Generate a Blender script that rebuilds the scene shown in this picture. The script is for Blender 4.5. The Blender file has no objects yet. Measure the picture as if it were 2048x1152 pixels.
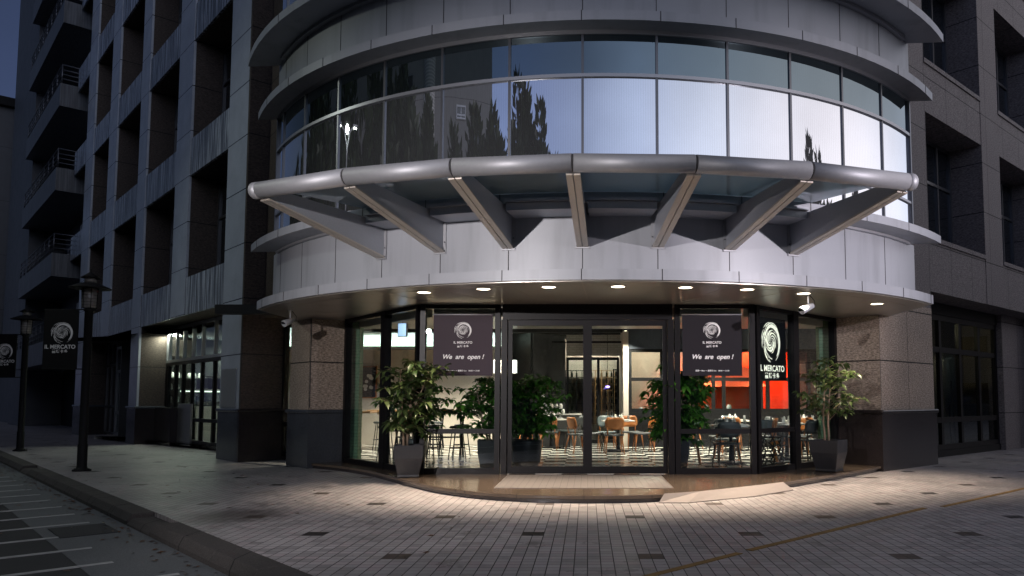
import bpy, math, random
from mathutils import Vector, Matrix
R_ = math.radians
random.seed(7)
sc = bpy.context.scene
COL = sc.collection

# ------------------------------------------------------------------ camera
cam_d = bpy.data.cameras.new("camera"); cam = bpy.data.objects.new("camera", cam_d); COL.objects.link(cam)
cam_d.sensor_width = 36.0; cam_d.sensor_fit = 'HORIZONTAL'
cam_d.lens = 1500.0 / 2048.0 * 36.0
cam_d.shift_x = -(1175.0 - 1024.0) / 2048.0
cam_d.shift_y = (800.0 - 1500.0 * math.tan(R_(4)) - 576.0) / 2048.0
cam_d.clip_start = 0.1; cam_d.clip_end = 3000
cam.location = (0, 0, 1.35); cam.rotation_euler = (R_(94.0), 0, 0)
sc.camera = cam

# ------------------------------------------------------------------ sky, sun, exposure
SUN_EL = 1.5
SUN_DIR = Vector((math.cos(R_(-8)), math.sin(R_(-8)), 0))       # glow low on the right-hand side
w = bpy.data.worlds.new("World"); sc.world = w; w.use_nodes = True
nt = w.node_tree; nt.nodes.clear()
wo = nt.nodes.new("ShaderNodeOutputWorld"); bg = nt.nodes.new("ShaderNodeBackground")
sky = nt.nodes.new("ShaderNodeTexSky"); sky.sky_type = 'NISHITA'; sky.sun_disc = False
sky.sun_elevation = R_(SUN_EL); sky.sun_rotation = math.atan2(SUN_DIR.x, SUN_DIR.y)
sky.air_density = 1.0; sky.dust_density = 0.6; sky.ozone_density = 3.0
def wmath(op, a, b=None, c=None):
    n = nt.nodes.new("ShaderNodeMath"); n.operation = op
    for i, v in enumerate((a, b, c)):
        if v is None: continue
        if isinstance(v, (int, float)): n.inputs[i].default_value = v
        else: nt.links.new(v, n.inputs[i])
    return n.outputs[0]
# the physical sky, cooled, plus the broad afterglow that fades away from where the sun went down
bw = nt.nodes.new("ShaderNodeRGBToBW"); nt.links.new(sky.outputs[0], bw.inputs[0])
des = nt.nodes.new("ShaderNodeMix"); des.data_type = 'RGBA'; des.inputs[0].default_value = .55
nt.links.new(sky.outputs[0], des.inputs[6]); nt.links.new(bw.outputs[0], des.inputs[7])
tc = nt.nodes.new("ShaderNodeTexCoord"); sx = nt.nodes.new("ShaderNodeSeparateXYZ"); nt.links.new(tc.outputs['Generated'], sx.inputs[0])
hl = wmath('SQRT', wmath('ADD', wmath('MULTIPLY', sx.outputs[0], sx.outputs[0]), wmath('ADD', wmath('MULTIPLY', sx.outputs[1], sx.outputs[1]), 1e-5)))
GA = R_(-12)
ca = wmath('DIVIDE', wmath('ADD', wmath('MULTIPLY', sx.outputs[0], math.cos(GA)), wmath('MULTIPLY', sx.outputs[1], math.sin(GA))), hl)
rp_ = nt.nodes.new("ShaderNodeValToRGB"); e = rp_.color_ramp.elements
nt.links.new(wmath('MULTIPLY_ADD', ca, .5, .5), rp_.inputs[0])
stops = [(0.0, (.010, .014, .030)), (.12, (.036, .056, .15)), (.22, (.20, .27, .48)), (.40, (.28, .36, .66)), (.56, (.40, .47, .70)), (.70, (.76, .86, 1.16)), (.88, (1.12, 1.15, 1.32)), (1.0, (1.45, 1.34, 1.38))]
e[0].position, e[0].color = stops[0][0], (*stops[0][1], 1); e[1].position, e[1].color = stops[-1][0], (*stops[-1][1], 1)
for p_, c_ in stops[1:-1]: k = e.new(p_); k.color = (*c_, 1)
fall = wmath('MAXIMUM', wmath('SUBTRACT', 1.34, wmath('MULTIPLY', wmath('MAXIMUM', sx.outputs[2], 0.0), 1.45)), .20)
gl_m = nt.nodes.new("ShaderNodeMix"); gl_m.data_type = 'RGBA'; gl_m.blend_type = 'MULTIPLY'; gl_m.inputs[0].default_value = 1.0
cbn = nt.nodes.new("ShaderNodeCombineXYZ")
for i in range(3): nt.links.new(fall, cbn.inputs[i])
cl_ = nt.nodes.new("ShaderNodeTexNoise"); cl_.inputs['Scale'].default_value = 2.2; cl_.inputs['Detail'].default_value = 5
mp_ = nt.nodes.new("ShaderNodeMapping"); mp_.inputs['Scale'].default_value = (1, 1, 4); nt.links.new(tc.outputs['Generated'], mp_.inputs[0]); nt.links.new(mp_.outputs[0], cl_.inputs['Vector'])
clm = nt.nodes.new("ShaderNodeMix"); clm.data_type = 'RGBA'; clm.blend_type = 'MULTIPLY'; clm.inputs[0].default_value = 1.0
cv_ = nt.nodes.new("ShaderNodeCombineXYZ"); q_ = wmath('MULTIPLY_ADD', cl_.outputs[0], .5, .75)
for i in range(3): nt.links.new(q_, cv_.inputs[i])
nt.links.new(rp_.outputs[0], clm.inputs[6]); nt.links.new(cv_.outputs[0], clm.inputs[7])
nt.links.new(clm.outputs[2], gl_m.inputs[6]); nt.links.new(cbn.outputs[0], gl_m.inputs[7])
bg2 = nt.nodes.new("ShaderNodeBackground"); nt.links.new(gl_m.outputs[2], bg2.inputs[0]); bg2.inputs[1].default_value = 0.74
nt.links.new(des.outputs[2], bg.inputs[0]); bg.inputs[1].default_value = 0.05
ad = nt.nodes.new("ShaderNodeAddShader"); nt.links.new(bg.outputs[0], ad.inputs[0]); nt.links.new(bg2.outputs[0], ad.inputs[1])
nt.links.new(ad.outputs[0], wo.inputs[0])
sc.view_settings.view_transform = 'Standard'; sc.view_settings.look = 'None'
sc.view_settings.exposure = 0.0; sc.view_settings.gamma = 1.0; sc.view_settings.use_curve_mapping = False
sc.cycles.max_bounces = 8; sc.cycles.transparent_max_bounces = 16; sc.cycles.glossy_bounces = 5
sc.cycles.sample_clamp_indirect = 4.0
sc.cycles.caustics_reflective = False; sc.cycles.caustics_refractive = False

# ------------------------------------------------------------------ materials
def nmat(name):
    m = bpy.data.materials.new(name); m.use_nodes = True
    return m, m.node_tree, m.node_tree.nodes["Principled BSDF"]
def val(nt, op, a, b=None, c=None):
    n = nt.nodes.new("ShaderNodeMath"); n.operation = op
    for i, v in enumerate((a, b, c)):
        if v is None: continue
        if isinstance(v, (int, float)): n.inputs[i].default_value = v
        else: nt.links.new(v, n.inputs[i])
    return n.outputs[0]
def mixc(nt, fac, a, b, mode='MIX'):
    n = nt.nodes.new("ShaderNodeMix"); n.data_type = 'RGBA'; n.blend_type = mode
    for i, v in ((0, fac), (6, a), (7, b)):
        if isinstance(v, (int, float)): n.inputs[i].default_value = v
        elif isinstance(v, tuple): n.inputs[i].default_value = (*v[:3], 1)
        else: nt.links.new(v, n.inputs[i])
    return n.outputs[2]
def coords(nt, scale=None, kind='Object'):
    tc = nt.nodes.new("ShaderNodeTexCoord"); o = tc.outputs[kind]
    if scale:
        mp = nt.nodes.new("ShaderNodeMapping"); mp.inputs['Scale'].default_value = scale
        nt.links.new(o, mp.inputs[0]); o = mp.outputs[0]
    return o
def sep(nt, v):
    n = nt.nodes.new("ShaderNodeSeparateXYZ"); nt.links.new(v, n.inputs[0]); return n.outputs
def noise(nt, vec, scale, detail=3, rough=.55):
    n = nt.nodes.new("ShaderNodeTexNoise"); n.inputs['Scale'].default_value = scale
    n.inputs['Detail'].default_value = detail; n.inputs['Roughness'].default_value = rough
    nt.links.new(vec, n.inputs['Vector']); return n.outputs[0]
def ramp(nt, f, stops):
    n = nt.nodes.new("ShaderNodeValToRGB"); e = n.color_ramp.elements
    e[0].position, e[0].color = stops[0][0], (*stops[0][1], 1)
    e[1].position, e[1].color = stops[-1][0], (*stops[-1][1], 1)
    for p, c in stops[1:-1]:
        k = e.new(p); k.color = (*c, 1)
    nt.links.new(f, n.inputs[0]); return n.outputs[0]
def bump(nt, bs, h, strength=.3, dist=.01):
    b = nt.nodes.new("ShaderNodeBump"); b.inputs['Strength'].default_value = strength; b.inputs['Distance'].default_value = dist
    nt.links.new(h, b.inputs['Height']); nt.links.new(b.outputs[0], bs.inputs['Normal'])
def mat(name, col, rough=.5, metal=0., spec=.5, var=0., vs=8., emit=None, es=0., bmp=0.):
    m, nt, bs = nmat(name)
    bs.inputs['Roughness'].default_value = rough; bs.inputs['Metallic'].default_value = metal
    bs.inputs['Specular IOR Level'].default_value = spec
    bs.inputs['Base Color'].default_value = (*col, 1)
    if var or bmp:
        n = noise(nt, coords(nt), vs, 4)
        if var:
            c = mixc(nt, n, tuple(x * (1 - var) for x in col), tuple(min(1, x * (1 + var)) for x in col))
            nt.links.new(c, bs.inputs['Base Color'])
            r = val(nt, 'MULTIPLY_ADD', n, .25 * rough, rough * .87); nt.links.new(r, bs.inputs['Roughness'])
        if bmp: bump(nt, bs, n, bmp, .01)
    if emit:
        bs.inputs['Emission Color'].default_value = (*emit, 1); bs.inputs['Emission Strength'].default_value = es
    return m
def joint(nt, c, period, offset, wd):
    return val(nt, 'LESS_THAN', val(nt, 'FLOORED_MODULO', val(nt, 'ADD', c, offset), period), wd)
def stone(name, c1, c2, rough, zper=0, zoff=0, xper=0, xoff=0, streak=0., bm=.25, gscale=(1, 1, 1), spec=.5, gs=60, gc=3.0):
    """granite panels: grain speckle, cloudy tone and open joints at the panel edges"""
    m, nt, bs = nmat(name); co = coords(nt); xyz = sep(nt, co)
    g = noise(nt, coords(nt, gscale), gs, 8, .8); cl = noise(nt, co, 1.7, 3)
    f = val(nt, 'ADD', val(nt, 'MULTIPLY', val(nt, 'SUBTRACT', g, .5), gc), .5)
    c = mixc(nt, f, c1, c2)
    n = nt.nodes.new("ShaderNodeMix"); n.data_type = 'RGBA'
    c = mixc(nt, 1.0, c, mixc(nt, cl, (.72, .72, .72), (1.2, 1.2, 1.2)), 'MULTIPLY')
    if streak:
        s = noise(nt, coords(nt, (6, 6, .25)), 2.2, 4, .6)
        c = mixc(nt, streak, c, mixc(nt, ramp(nt, s, [(.42, (.25, .25, .27)), (.62, (1.25, 1.25, 1.25))]), (0, 0, 0), (1, 1, 1)), 'MULTIPLY')
        mm = ramp(nt, s, [(.42, (.25, .25, .27)), (.62, (1.25, 1.25, 1.25))])
        c = mixc(nt, streak, c, mixc(nt, 1.0, c, mm, 'MULTIPLY'))
    h = g
    js = []
    if zper: js.append(joint(nt, xyz[2], zper, zoff, .022))
    if xper: js.append(joint(nt, xyz[0], xper, xoff, .015))
    # panel to panel tone
    for j in js:
        c = mixc(nt, j, c, (.008, .008, .009)); h = val(nt, 'SUBTRACT', h, val(nt, 'MULTIPLY', j, 3.0))
    nt.links.new(c, bs.inputs['Base Color'])
    nt.links.new(val(nt, 'MULTIPLY_ADD', cl, rough * .5, rough * .75), bs.inputs['Roughness'])
    bs.inputs['Specular IOR Level'].default_value = spec
    bump(nt, bs, h, bm, .004)
    return m
M = {}
M['stone_front'] = stone('polished_granite', (.36, .39, .44), (.70, .75, .84), .22, zper=1.24, zoff=.13, bm=.05, spec=.6)  # pale blue of the reflected sky is put into the base colour
M['stone_band'] = stone('streaked_granite', (.36, .39, .44), (.68, .73, .81), .24, xper=.72, streak=.75, bm=.05, spec=.6)  # reflected sky put into the base colour of the bands as well
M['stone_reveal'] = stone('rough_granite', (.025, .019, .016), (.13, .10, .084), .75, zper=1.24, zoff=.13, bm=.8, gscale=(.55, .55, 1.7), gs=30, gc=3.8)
M['stone_pier'] = stone('rough_pier_granite', (.10, .08, .066), (.70, .57, .47), .72, zper=1.05, zoff=.0, xper=1.25, xoff=.05, bm=1.0, gscale=(.55, .55, 1.7), gs=30, gc=4.2)
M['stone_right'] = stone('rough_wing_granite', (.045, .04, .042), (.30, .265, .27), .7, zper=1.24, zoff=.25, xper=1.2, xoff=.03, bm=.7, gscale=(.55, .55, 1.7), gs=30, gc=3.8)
M['stone_dark'] = stone('dark_plinth_granite', (.012, .010, .011), (.045, .036, .038), .22, bm=.03, spec=.6)
M['stone_dark2'] = stone('blue_plinth_granite', (.035, .04, .048), (.10, .11, .13), .2, bm=.03, spec=.6)
M['facade_dark'] = stone('dim_granite', (.05, .055, .065), (.12, .13, .15), .5, zper=3.74, xper=1.3, bm=.2)
M['balcony'] = stone('balcony_panel', (.10, .11, .13), (.17, .185, .21), .45, xper=1.35, bm=.1, streak=.3)
M['white_paint'] = mat('white_paint', (.55, .57, .62), .45, var=.12)
def panelmat():
    m, nt, bs = nmat('painted_aluminium'); co = coords(nt)
    n = noise(nt, co, 140, 2, .6); cl = noise(nt, co, .9, 4); st = noise(nt, coords(nt, (3, 3, .35)), 1.3, 3)
    c = mixc(nt, n, (.375, .39, .425), (.445, .46, .50)); c = mixc(nt, 1.0, c, mixc(nt, cl, (.88, .88, .88), (1.08, 1.08, 1.08)), 'MULTIPLY')
    c = mixc(nt, 1.0, c, ramp(nt, st, [(.25, (.80, .80, .80)), (.5, (1, 1, 1))]), 'MULTIPLY')
    nt.links.new(c, bs.inputs['Base Color']); bs.inputs['Roughness'].default_value = .42; bs.inputs['Metallic'].default_value = .05
    return m
M['panel'] = panelmat()
M['alu'] = mat('satin_aluminium', (.42, .425, .45), .56, metal=.55, var=.10, vs=30)
M['rib'] = mat('painted_steel', (.42, .44, .49), .45, metal=.3, var=.12, vs=40)
M['ribedge'] = mat('rib_flange', (.58, .53, .47), .42, metal=.4, var=.1, vs=40)
M['joint'] = mat('joint_gasket', (.045, .043, .045), .7)
M['mull'] = mat('mullion', (.16, .165, .18), .35, metal=.7)
M['mull_light'] = mat('light_mullion', (.38, .39, .42), .35, metal=.6)
M['soffit'] = mat('satin_soffit', (.46, .43, .39), .30, metal=.55, var=.15, vs=2)
M['blackframe'] = mat('dark_bronze_frame', (.0045, .004, .005), .4, spec=.2, var=.2, vs=20)
M['black'] = mat('matt_black', (.008, .008, .009), .6, spec=.2)
M['pot'] = mat('dark_fibreglass', (.018, .019, .023), .38, var=.25, vs=25, bmp=.1)
M['soil'] = mat('potting_soil', (.03, .02, .014), .9, var=.5, vs=60, bmp=.6)
M['bark'] = mat('bark', (.22, .16, .11), .8, var=.3, vs=40)
M['trunkdark'] = mat('dark_bark', (.05, .04, .03), .9, var=.3)
M['wood'] = mat('walnut_ply', (.33, .115, .03), .35, var=.3, vs=10)
M['tablewood'] = mat('oak_top', (.33, .18, .08), .35, var=.25, vs=14)
M['pad'] = mat('charcoal_seat', (.05, .055, .06), .55)
M['greypad'] = mat('slate_shell', (.10, .13, .14), .5)
M['marble'] = mat('white_table_top', (.72, .71, .68), .25, var=.06)
M['porcelain'] = mat('porcelain', (.8, .8, .78), .2)
M['cream'] = mat('cream_wall', (.62, .55, .48), .7, var=.05, vs=2)
M['warm'] = mat('plaster_wall', (.55, .47, .40), .7, var=.05, vs=2)
M['greywall'] = mat('grey_wall', (.05, .053, .056), .6, var=.1, vs=3)
M['slate'] = mat('slate_lintel', (.045, .055, .075), .5, var=.2, vs=3)
M['redwall'] = mat('red_tile_wall', (.80, .13, .03), .35, var=.1, vs=6)
M['ceil'] = mat('black_ceiling', (.008, .008, .009), .7)
M['steel'] = mat('stainless_steel', (.55, .56, .58), .3, metal=.9, var=.1, vs=12)
M['poster'] = mat('dark_banner', (.010, .008, .012), .6, spec=.2)
M['poster2'] = mat('plum_banner', (.045, .032, .042), .6, spec=.2)
M['ink'] = mat('white_print', (.80, .79, .78), .6)
M['inklit'] = mat('lit_print', (.8, .78, .7), .6, emit=(1.0, .93, .75), es=1.1)
M['kerb'] = stone('kerb_concrete', (.03, .027, .026), (.10, .09, .086), .85, xper=1.0, bm=.6)
M['conc'] = stone('gutter_concrete', (.09, .10, .105), (.20, .215, .225), .85, bm=.6)
M['yellow'] = mat('worn_yellow_paint', (.27, .16, .045), .7, var=.5, vs=9)
M['roadline'] = mat('worn_white_paint', (.42, .43, .43), .7, var=.4, vs=9)
M['ramp'] = mat('pale_ramp_concrete', (.27, .24, .23), .75, var=.12, vs=10, bmp=.2)
M['lamp_on'] = mat('lit_diffuser', (1, .9, .75), .5, emit=(1.0, .84, .62), es=9)
M['cold_on'] = mat('cold_lit_panel', (.7, .8, 1), .5, emit=(.50, .70, 1.0), es=1.6)
M['green_on'] = mat('cove_led', (.8, 1, .8), .5, emit=(.86, 1.0, .80), es=2.6)
M['street_on'] = mat('street_lens_lit', (1, 1, .9), .5, emit=(.95, 1.0, .85), es=16)
M['lantern'] = mat('lantern_glass', (.20, .19, .18), .15, var=.1)
M['purple_on'] = mat('purple_led', (.4, .2, 1), .5, emit=(.35, .25, 1), es=6)
M['paper'] = mat('white_paper', (.75, .73, .70), .6, var=.05)
M['orange'] = mat('terracotta_tub', (.55, .16, .05), .5)
M['bottle'] = mat('dark_bottle', (.02, .03, .02), .1)
M['blackboard'] = mat('menu_board', (.012, .013, .015), .4)

def glassmat(name, tintc=(.85, .9, .9), refl=1.0, body=0.0, bodyc=(.05, .06, .06)):
    """thin pane: clear with a fresnel reflection"""
    m = bpy.data.materials.new(name); m.use_nodes = True; nt = m.node_tree; nt.nodes.clear()
    o = nt.nodes.new("ShaderNodeOutputMaterial"); tr = nt.nodes.new("ShaderNodeBsdfTransparent"); gl = nt.nodes.new("ShaderNodeBsdfGlossy")
    tr.inputs[0].default_value = (*tintc, 1); gl.inputs['Roughness'].default_value = 0.0; gl.inputs['Color'].default_value = (.9, .95, 1, 1)
    ge = nt.nodes.new("ShaderNodeNewGeometry"); dt = nt.nodes.new("ShaderNodeVectorMath"); dt.operation = 'DOT_PRODUCT'
    nt.links.new(ge.outputs['Normal'], dt.inputs[0]); nt.links.new(ge.outputs['Incoming'], dt.inputs[1])
    k = val(nt, 'POWER', val(nt, 'SUBTRACT', 1.0, val(nt, 'ABSOLUTE', dt.outputs['Value'])), 5.0)
    mx = nt.nodes.new("ShaderNodeMixShader"); f = val(nt, 'MULTIPLY', val(nt, 'MULTIPLY_ADD', k, .95, .045), 1.0 * refl)
    nt.links.new(f, mx.inputs[0]); nt.links.new(tr.outputs[0], mx.inputs[1]); nt.links.new(gl.outputs[0], mx.inputs[2])
    out = mx.outputs[0]
    if body:
        df = nt.nodes.new("ShaderNodeBsdfPrincipled"); df.inputs['Base Color'].default_value = (*bodyc, 1); df.inputs['Roughness'].default_value = .5
        m2 = nt.nodes.new("ShaderNodeMixShader"); m2.inputs[0].default_value = body
        nt.links.new(out, m2.inputs[1]); nt.links.new(df.outputs[0], m2.inputs[2]); out = m2.outputs[0]
    nt.links.new(out, o.inputs[0]); return m
M['glass'] = glassmat('shop_glass')
M['cglass'] = glassmat('canopy_glass', (.50, .62, .66), 1.6, .45, (.26, .34, .37))
M['drinkglass'] = glassmat('drinking_glass', (.9, .92, .92), 2.5, .12, (.5, .5, .5))
M['dimglass'] = glassmat('dim_window_glass', (.50, .54, .50), 1.0)
def mirror(name, col, dark, k, wav=True):
    """reflective coated glazing: mirror sheen over a dark pane, blinds just showing"""
    m, nt, bs = nmat(name)
    bs.inputs['Metallic'].default_value = k; bs.inputs['Roughness'].default_value = .012
    co = coords(nt); th = nt.nodes.new("ShaderNodeTexWave"); th.wave_type = 'BANDS'; th.bands_direction = 'X'
    nt.links.new(coords(nt, (1, 0, 0)), th.inputs['Vector']); th.inputs['Scale'].default_value = 9.0; th.inputs['Distortion'].default_value = 0
    c = mixc(nt, th.outputs[0], tuple(x * .95 for x in col), col)
    nt.links.new(c, bs.inputs['Base Color'])
    n = noise(nt, coords(nt, (1, 1, .4)), .9, 2); bump(nt, bs, n, .12, .02)
    return m
M['mirror'] = mirror('reflective_glazing', (.90, .94, 1.0), (.02, .02, .02), .96)
M['spandrel'] = mirror('tinted_spandrel_glass', (.21, .27, .30), (.02, .02, .02), .96)
M['winglass'] = mat('dark_window_glass', (.012, .015, .02), .04, spec=.9)

def paving():
    m, nt, bs = nmat('paving_tiles'); co = coords(nt); x, y, z = sep(nt, co)
    T = .11
    gx = val(nt, 'LESS_THAN', val(nt, 'PINGPONG', x, T / 2), .0042)
    gy = val(nt, 'LESS_THAN', val(nt, 'PINGPONG', y, T / 2), .0038)
    g = val(nt, 'MAXIMUM', gx, val(nt, 'MULTIPLY', gy, .92))
    ix = val(nt, 'FLOOR', val(nt, 'DIVIDE', x, T)); iy = val(nt, 'FLOOR', val(nt, 'DIVIDE', y, T))
    cb = nt.nodes.new("ShaderNodeCombineXYZ"); nt.links.new(ix, cb.inputs[0]); nt.links.new(iy, cb.inputs[1])
    wn = nt.nodes.new("ShaderNodeTexWhiteNoise"); nt.links.new(cb.outputs[0], wn.inputs[0])
    sp = noise(nt, co, 220, 3, .7); big = noise(nt, co, .55, 4, .6)
    c = ramp(nt, wn.outputs[0], [(0, (.31, .29, .295)), (.35, (.40, .38, .385)), (.7, (.47, .445, .45)), (1, (.44, .38, .39))])
    c = mixc(nt, 1.0, c, mixc(nt, sp, (.8, .8, .8), (1.15, 1.15, 1.15)), 'MULTIPLY')
    c = mixc(nt, 1.0, c, ramp(nt, big, [(.3, (.72, .72, .72)), (.6, (1.05, 1.05, 1.05))]), 'MULTIPLY')
    u = val(nt, 'SUBTRACT', val(nt, 'DIVIDE', x, 1.1), .5); v = val(nt, 'DIVIDE', y, 1.1)
    mu = val(nt, 'ROUND', u); mv = val(nt, 'ROUND', v)
    du = val(nt, 'LESS_THAN', val(nt, 'ABSOLUTE', val(nt, 'SUBTRACT', u, mu)), .1)
    dv = val(nt, 'LESS_THAN', val(nt, 'ABSOLUTE', val(nt, 'SUBTRACT', v, mv)), .1)
    par = val(nt, 'LESS_THAN', val(nt, 'FLOORED_MODULO', val(nt, 'ADD', mu, mv), 2.0), .5)
    pk = val(nt, 'MULTIPLY', val(nt, 'MULTIPLY', du, dv), par)
    cb2 = nt.nodes.new("ShaderNodeCombineXYZ"); nt.links.new(mu, cb2.inputs[0]); nt.links.new(mv, cb2.inputs[1])
    wn2 = nt.nodes.new("ShaderNodeTexWhiteNoise"); nt.links.new(cb2.outputs[0], wn2.inputs[0])
    dk = ramp(nt, wn2.outputs[0], [(0, (.022, .020, .022)), (.45, (.035, .028, .028)), (.6, (.10, .075, .065)), (1, (.085, .07, .06))])
    c = mixc(nt, pk, c, dk)
    # a dirty patch left by water near the left planter
    ds = nt.nodes.new("ShaderNodeVectorMath"); ds.operation = 'DISTANCE'; nt.links.new(co, ds.inputs[0]); ds.inputs[1].default_value = (-4.1, 8.9, 0)
    st = val(nt, 'SUBTRACT', 1.0, val(nt, 'DIVIDE', ds.outputs['Value'], .8)); st = val(nt, 'MAXIMUM', st, 0)
    st = val(nt, 'MULTIPLY', st, val(nt, 'MULTIPLY', noise(nt, co, 3.5, 4, .7), 2.2)); st = val(nt, 'MINIMUM', st, .75)
    c = mixc(nt, st, c, (.05, .035, .03))
    vo = nt.nodes.new("ShaderNodeTexVoronoi"); nt.links.new(co, vo.inputs['Vector']); vo.inputs['Scale'].default_value = 1.6
    gum = val(nt, 'MULTIPLY', val(nt, 'LESS_THAN', vo.outputs['Distance'], val(nt, 'MULTIPLY', noise(nt, co, 2.1, 2), .06)), .7)
    c = mixc(nt, gum, c, (.03, .026, .026))
    c = mixc(nt, val(nt, 'MULTIPLY', val(nt, 'GREATER_THAN', noise(nt, co, 1.3, 6, .75), .60), .35), c, (.09, .075, .07))
    c = mixc(nt, g, c, (.012, .010, .012)); nt.links.new(c, bs.inputs['Base Color'])
    nt.links.new(val(nt, 'MULTIPLY_ADD', wn.outputs[0], .15, .42), bs.inputs['Roughness'])
    bump(nt, bs, val(nt, 'ADD', val(nt, 'SUBTRACT', 1.0, g), val(nt, 'MULTIPLY', wn.outputs[0], .3)), .5, .004)
    return m
M['paving'] = paving()
def checker():
    m, nt, bs = nmat('checker_floor'); co = coords(nt)
    ck = nt.nodes.new("ShaderNodeTexChecker"); nt.links.new(coords(nt, (1 / .44, 1 / .40, 0)), ck.inputs[0]); ck.inputs['Scale'].default_value = 1
    ck.inputs[1].default_value = (.78, .76, .70, 1); ck.inputs[2].default_value = (.018, .018, .02, 1)
    c = mixc(nt, 1.0, ck.outputs[0], mixc(nt, noise(nt, co, 3, 4), (.85, .85, .85), (1.1, 1.1, 1.1)), 'MULTIPLY')
    nt.links.new(c, bs.inputs['Base Color']); bs.inputs['Roughness'].default_value = .16
    return m
M['checker'] = checker()
def terrace_mat():
    m, nt, bs = nmat('polished_terrace_granite'); co = coords(nt); x, y, z = sep(nt, co)
    g = noise(nt, co, 120, 4, .7); cl = noise(nt, co, 2.2, 4)
    c = mixc(nt, g, (.045, .033, .025), (.165, .125, .095)); c = mixc(nt, 1.0, c, mixc(nt, cl, (.7, .7, .7), (1.2, 1.2, 1.2)), 'MULTIPLY')
    j = val(nt, 'MAXIMUM', joint(nt, x, .9, 4.55, .008), joint(nt, y, .9, .3, .008)); c = mixc(nt, j, c, (.02, .018, .016))
    nt.links.new(c, bs.inputs['Base Color']); nt.links.new(val(nt, 'MULTIPLY_ADD', cl, .14, .09), bs.inputs['Roughness'])
    bump(nt, bs, cl, .03, .01); return m
M['terrace'] = terrace_mat()
def asphalt():
    m, nt, bs = nmat('asphalt'); co = coords(nt); n = noise(nt, co, 150, 4, .8); b = noise(nt, co, .7, 4)
    c = mixc(nt, n, (.02, .021, .023), (.06, .062, .066)); c = mixc(nt, 1.0, c, mixc(nt, b, (.7, .7, .7), (1.3, 1.3, 1.3)), 'MULTIPLY')
    nt.links.new(c, bs.inputs['Base Color']); bs.inputs['Roughness'].default_value = .8; bump(nt, bs, n, .6, .006); return m
M['asphalt'] = asphalt()
def brick(name, c1, c2, mort, scale, rw=.2, rh=.067, bm=.5):
    m, nt, bs = nmat(name)
    co = coords(nt); x, y, z = sep(nt, co); cb = nt.nodes.new("ShaderNodeCombineXYZ")
    nt.links.new(val(nt, 'ADD', x, y), cb.inputs[0]); nt.links.new(z, cb.inputs[1])
    b = nt.nodes.new("ShaderNodeTexBrick"); nt.links.new(cb.outputs[0], b.inputs[0]); b.inputs['Scale'].default_value = scale
    b.inputs['Brick Width'].default_value = rw; b.inputs['Row Height'].default_value = rh; b.inputs['Mortar Size'].default_value = .006
    b.inputs[1].default_value = (*c1, 1); b.inputs[2].default_value = (*c2, 1); b.inputs[3].default_value = (*mort, 1)
    nt.links.new(b.outputs[0], bs.inputs['Base Color']); bs.inputs['Roughness'].default_value = .5
    bump(nt, bs, val(nt, 'SUBTRACT', 1.0, b.outputs['Fac']), bm, .006); return m
M['greenbrick'] = brick('green_painted_brick', (.13, .27, .13), (.16, .31, .16), (.08, .17, .08), 1)
M['whitebrick'] = brick('white_painted_brick', (.50, .47, .43), (.56, .53, .49), (.36, .34, .31), 1)
M['opp'] = stone('opposite_render', (.16, .16, .162), (.24, .24, .242), .8, zper=3.2, bm=.2)
def ribbed():
    m, nt, bs = nmat('ribbed_concrete'); co = coords(nt); x, y, z = sep(nt, co)
    wv = val(nt, 'PINGPONG', z, .09); c = mixc(nt, val(nt, 'DIVIDE', wv, .09), (.20, .20, .20), (.42, .42, .42))
    nt.links.new(c, bs.inputs['Base Color']); bs.inputs['Roughness'].default_value = .8; return m
M['ribbed'] = ribbed()
def matfloor():
    m, nt, bs = nmat('ribbed_door_mat'); co = coords(nt); x, y, z = sep(nt, co)
    g = val(nt, 'LESS_THAN', val(nt, 'FLOORED_MODULO', x, .1), .007); g2 = val(nt, 'LESS_THAN', val(nt, 'FLOORED_MODULO', y, .1), .007)
    c = mixc(nt, val(nt, 'MAXIMUM', g, g2), (.17, .155, .15), (.06, .055, .055)); nt.links.new(c, bs.inputs['Base Color'])
    bs.inputs['Roughness'].default_value = .45; return m
M['mat'] = matfloor()
def leafmat(name, c1, c2, trans=.35):
    m = bpy.data.materials.new(name); m.use_nodes = True; nt = m.node_tree; bs = nt.nodes["Principled BSDF"]
    gm = nt.nodes.new("ShaderNodeNewGeometry")
    c = mixc(nt, gm.outputs['Random Per Island'], c1, c2); nt.links.new(c, bs.inputs['Base Color'])
    bs.inputs['Roughness'].default_value = .38
    tl = nt.nodes.new("ShaderNodeBsdfTranslucent"); nt.links.new(c, tl.inputs[0])
    mx = nt.nodes.new("ShaderNodeMixShader"); mx.inputs[0].default_value = trans
    nt.links.new(bs.outputs[0], mx.inputs[1]); nt.links.new(tl.outputs[0], mx.inputs[2])
    nt.links.new(mx.outputs[0], nt.nodes["Material Output"].inputs[0]); return m
M['leaf'] = leafmat('planter_leaves', (.018, .040, .010), (.095, .135, .045))
M['leaf_in'] = leafmat('indoor_leaves', (.02, .08, .010), (.09, .26, .03), .45)
M['leaf_dark'] = leafmat('dark_tree_leaves', (.012, .022, .010), (.035, .055, .022), .2)

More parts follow.
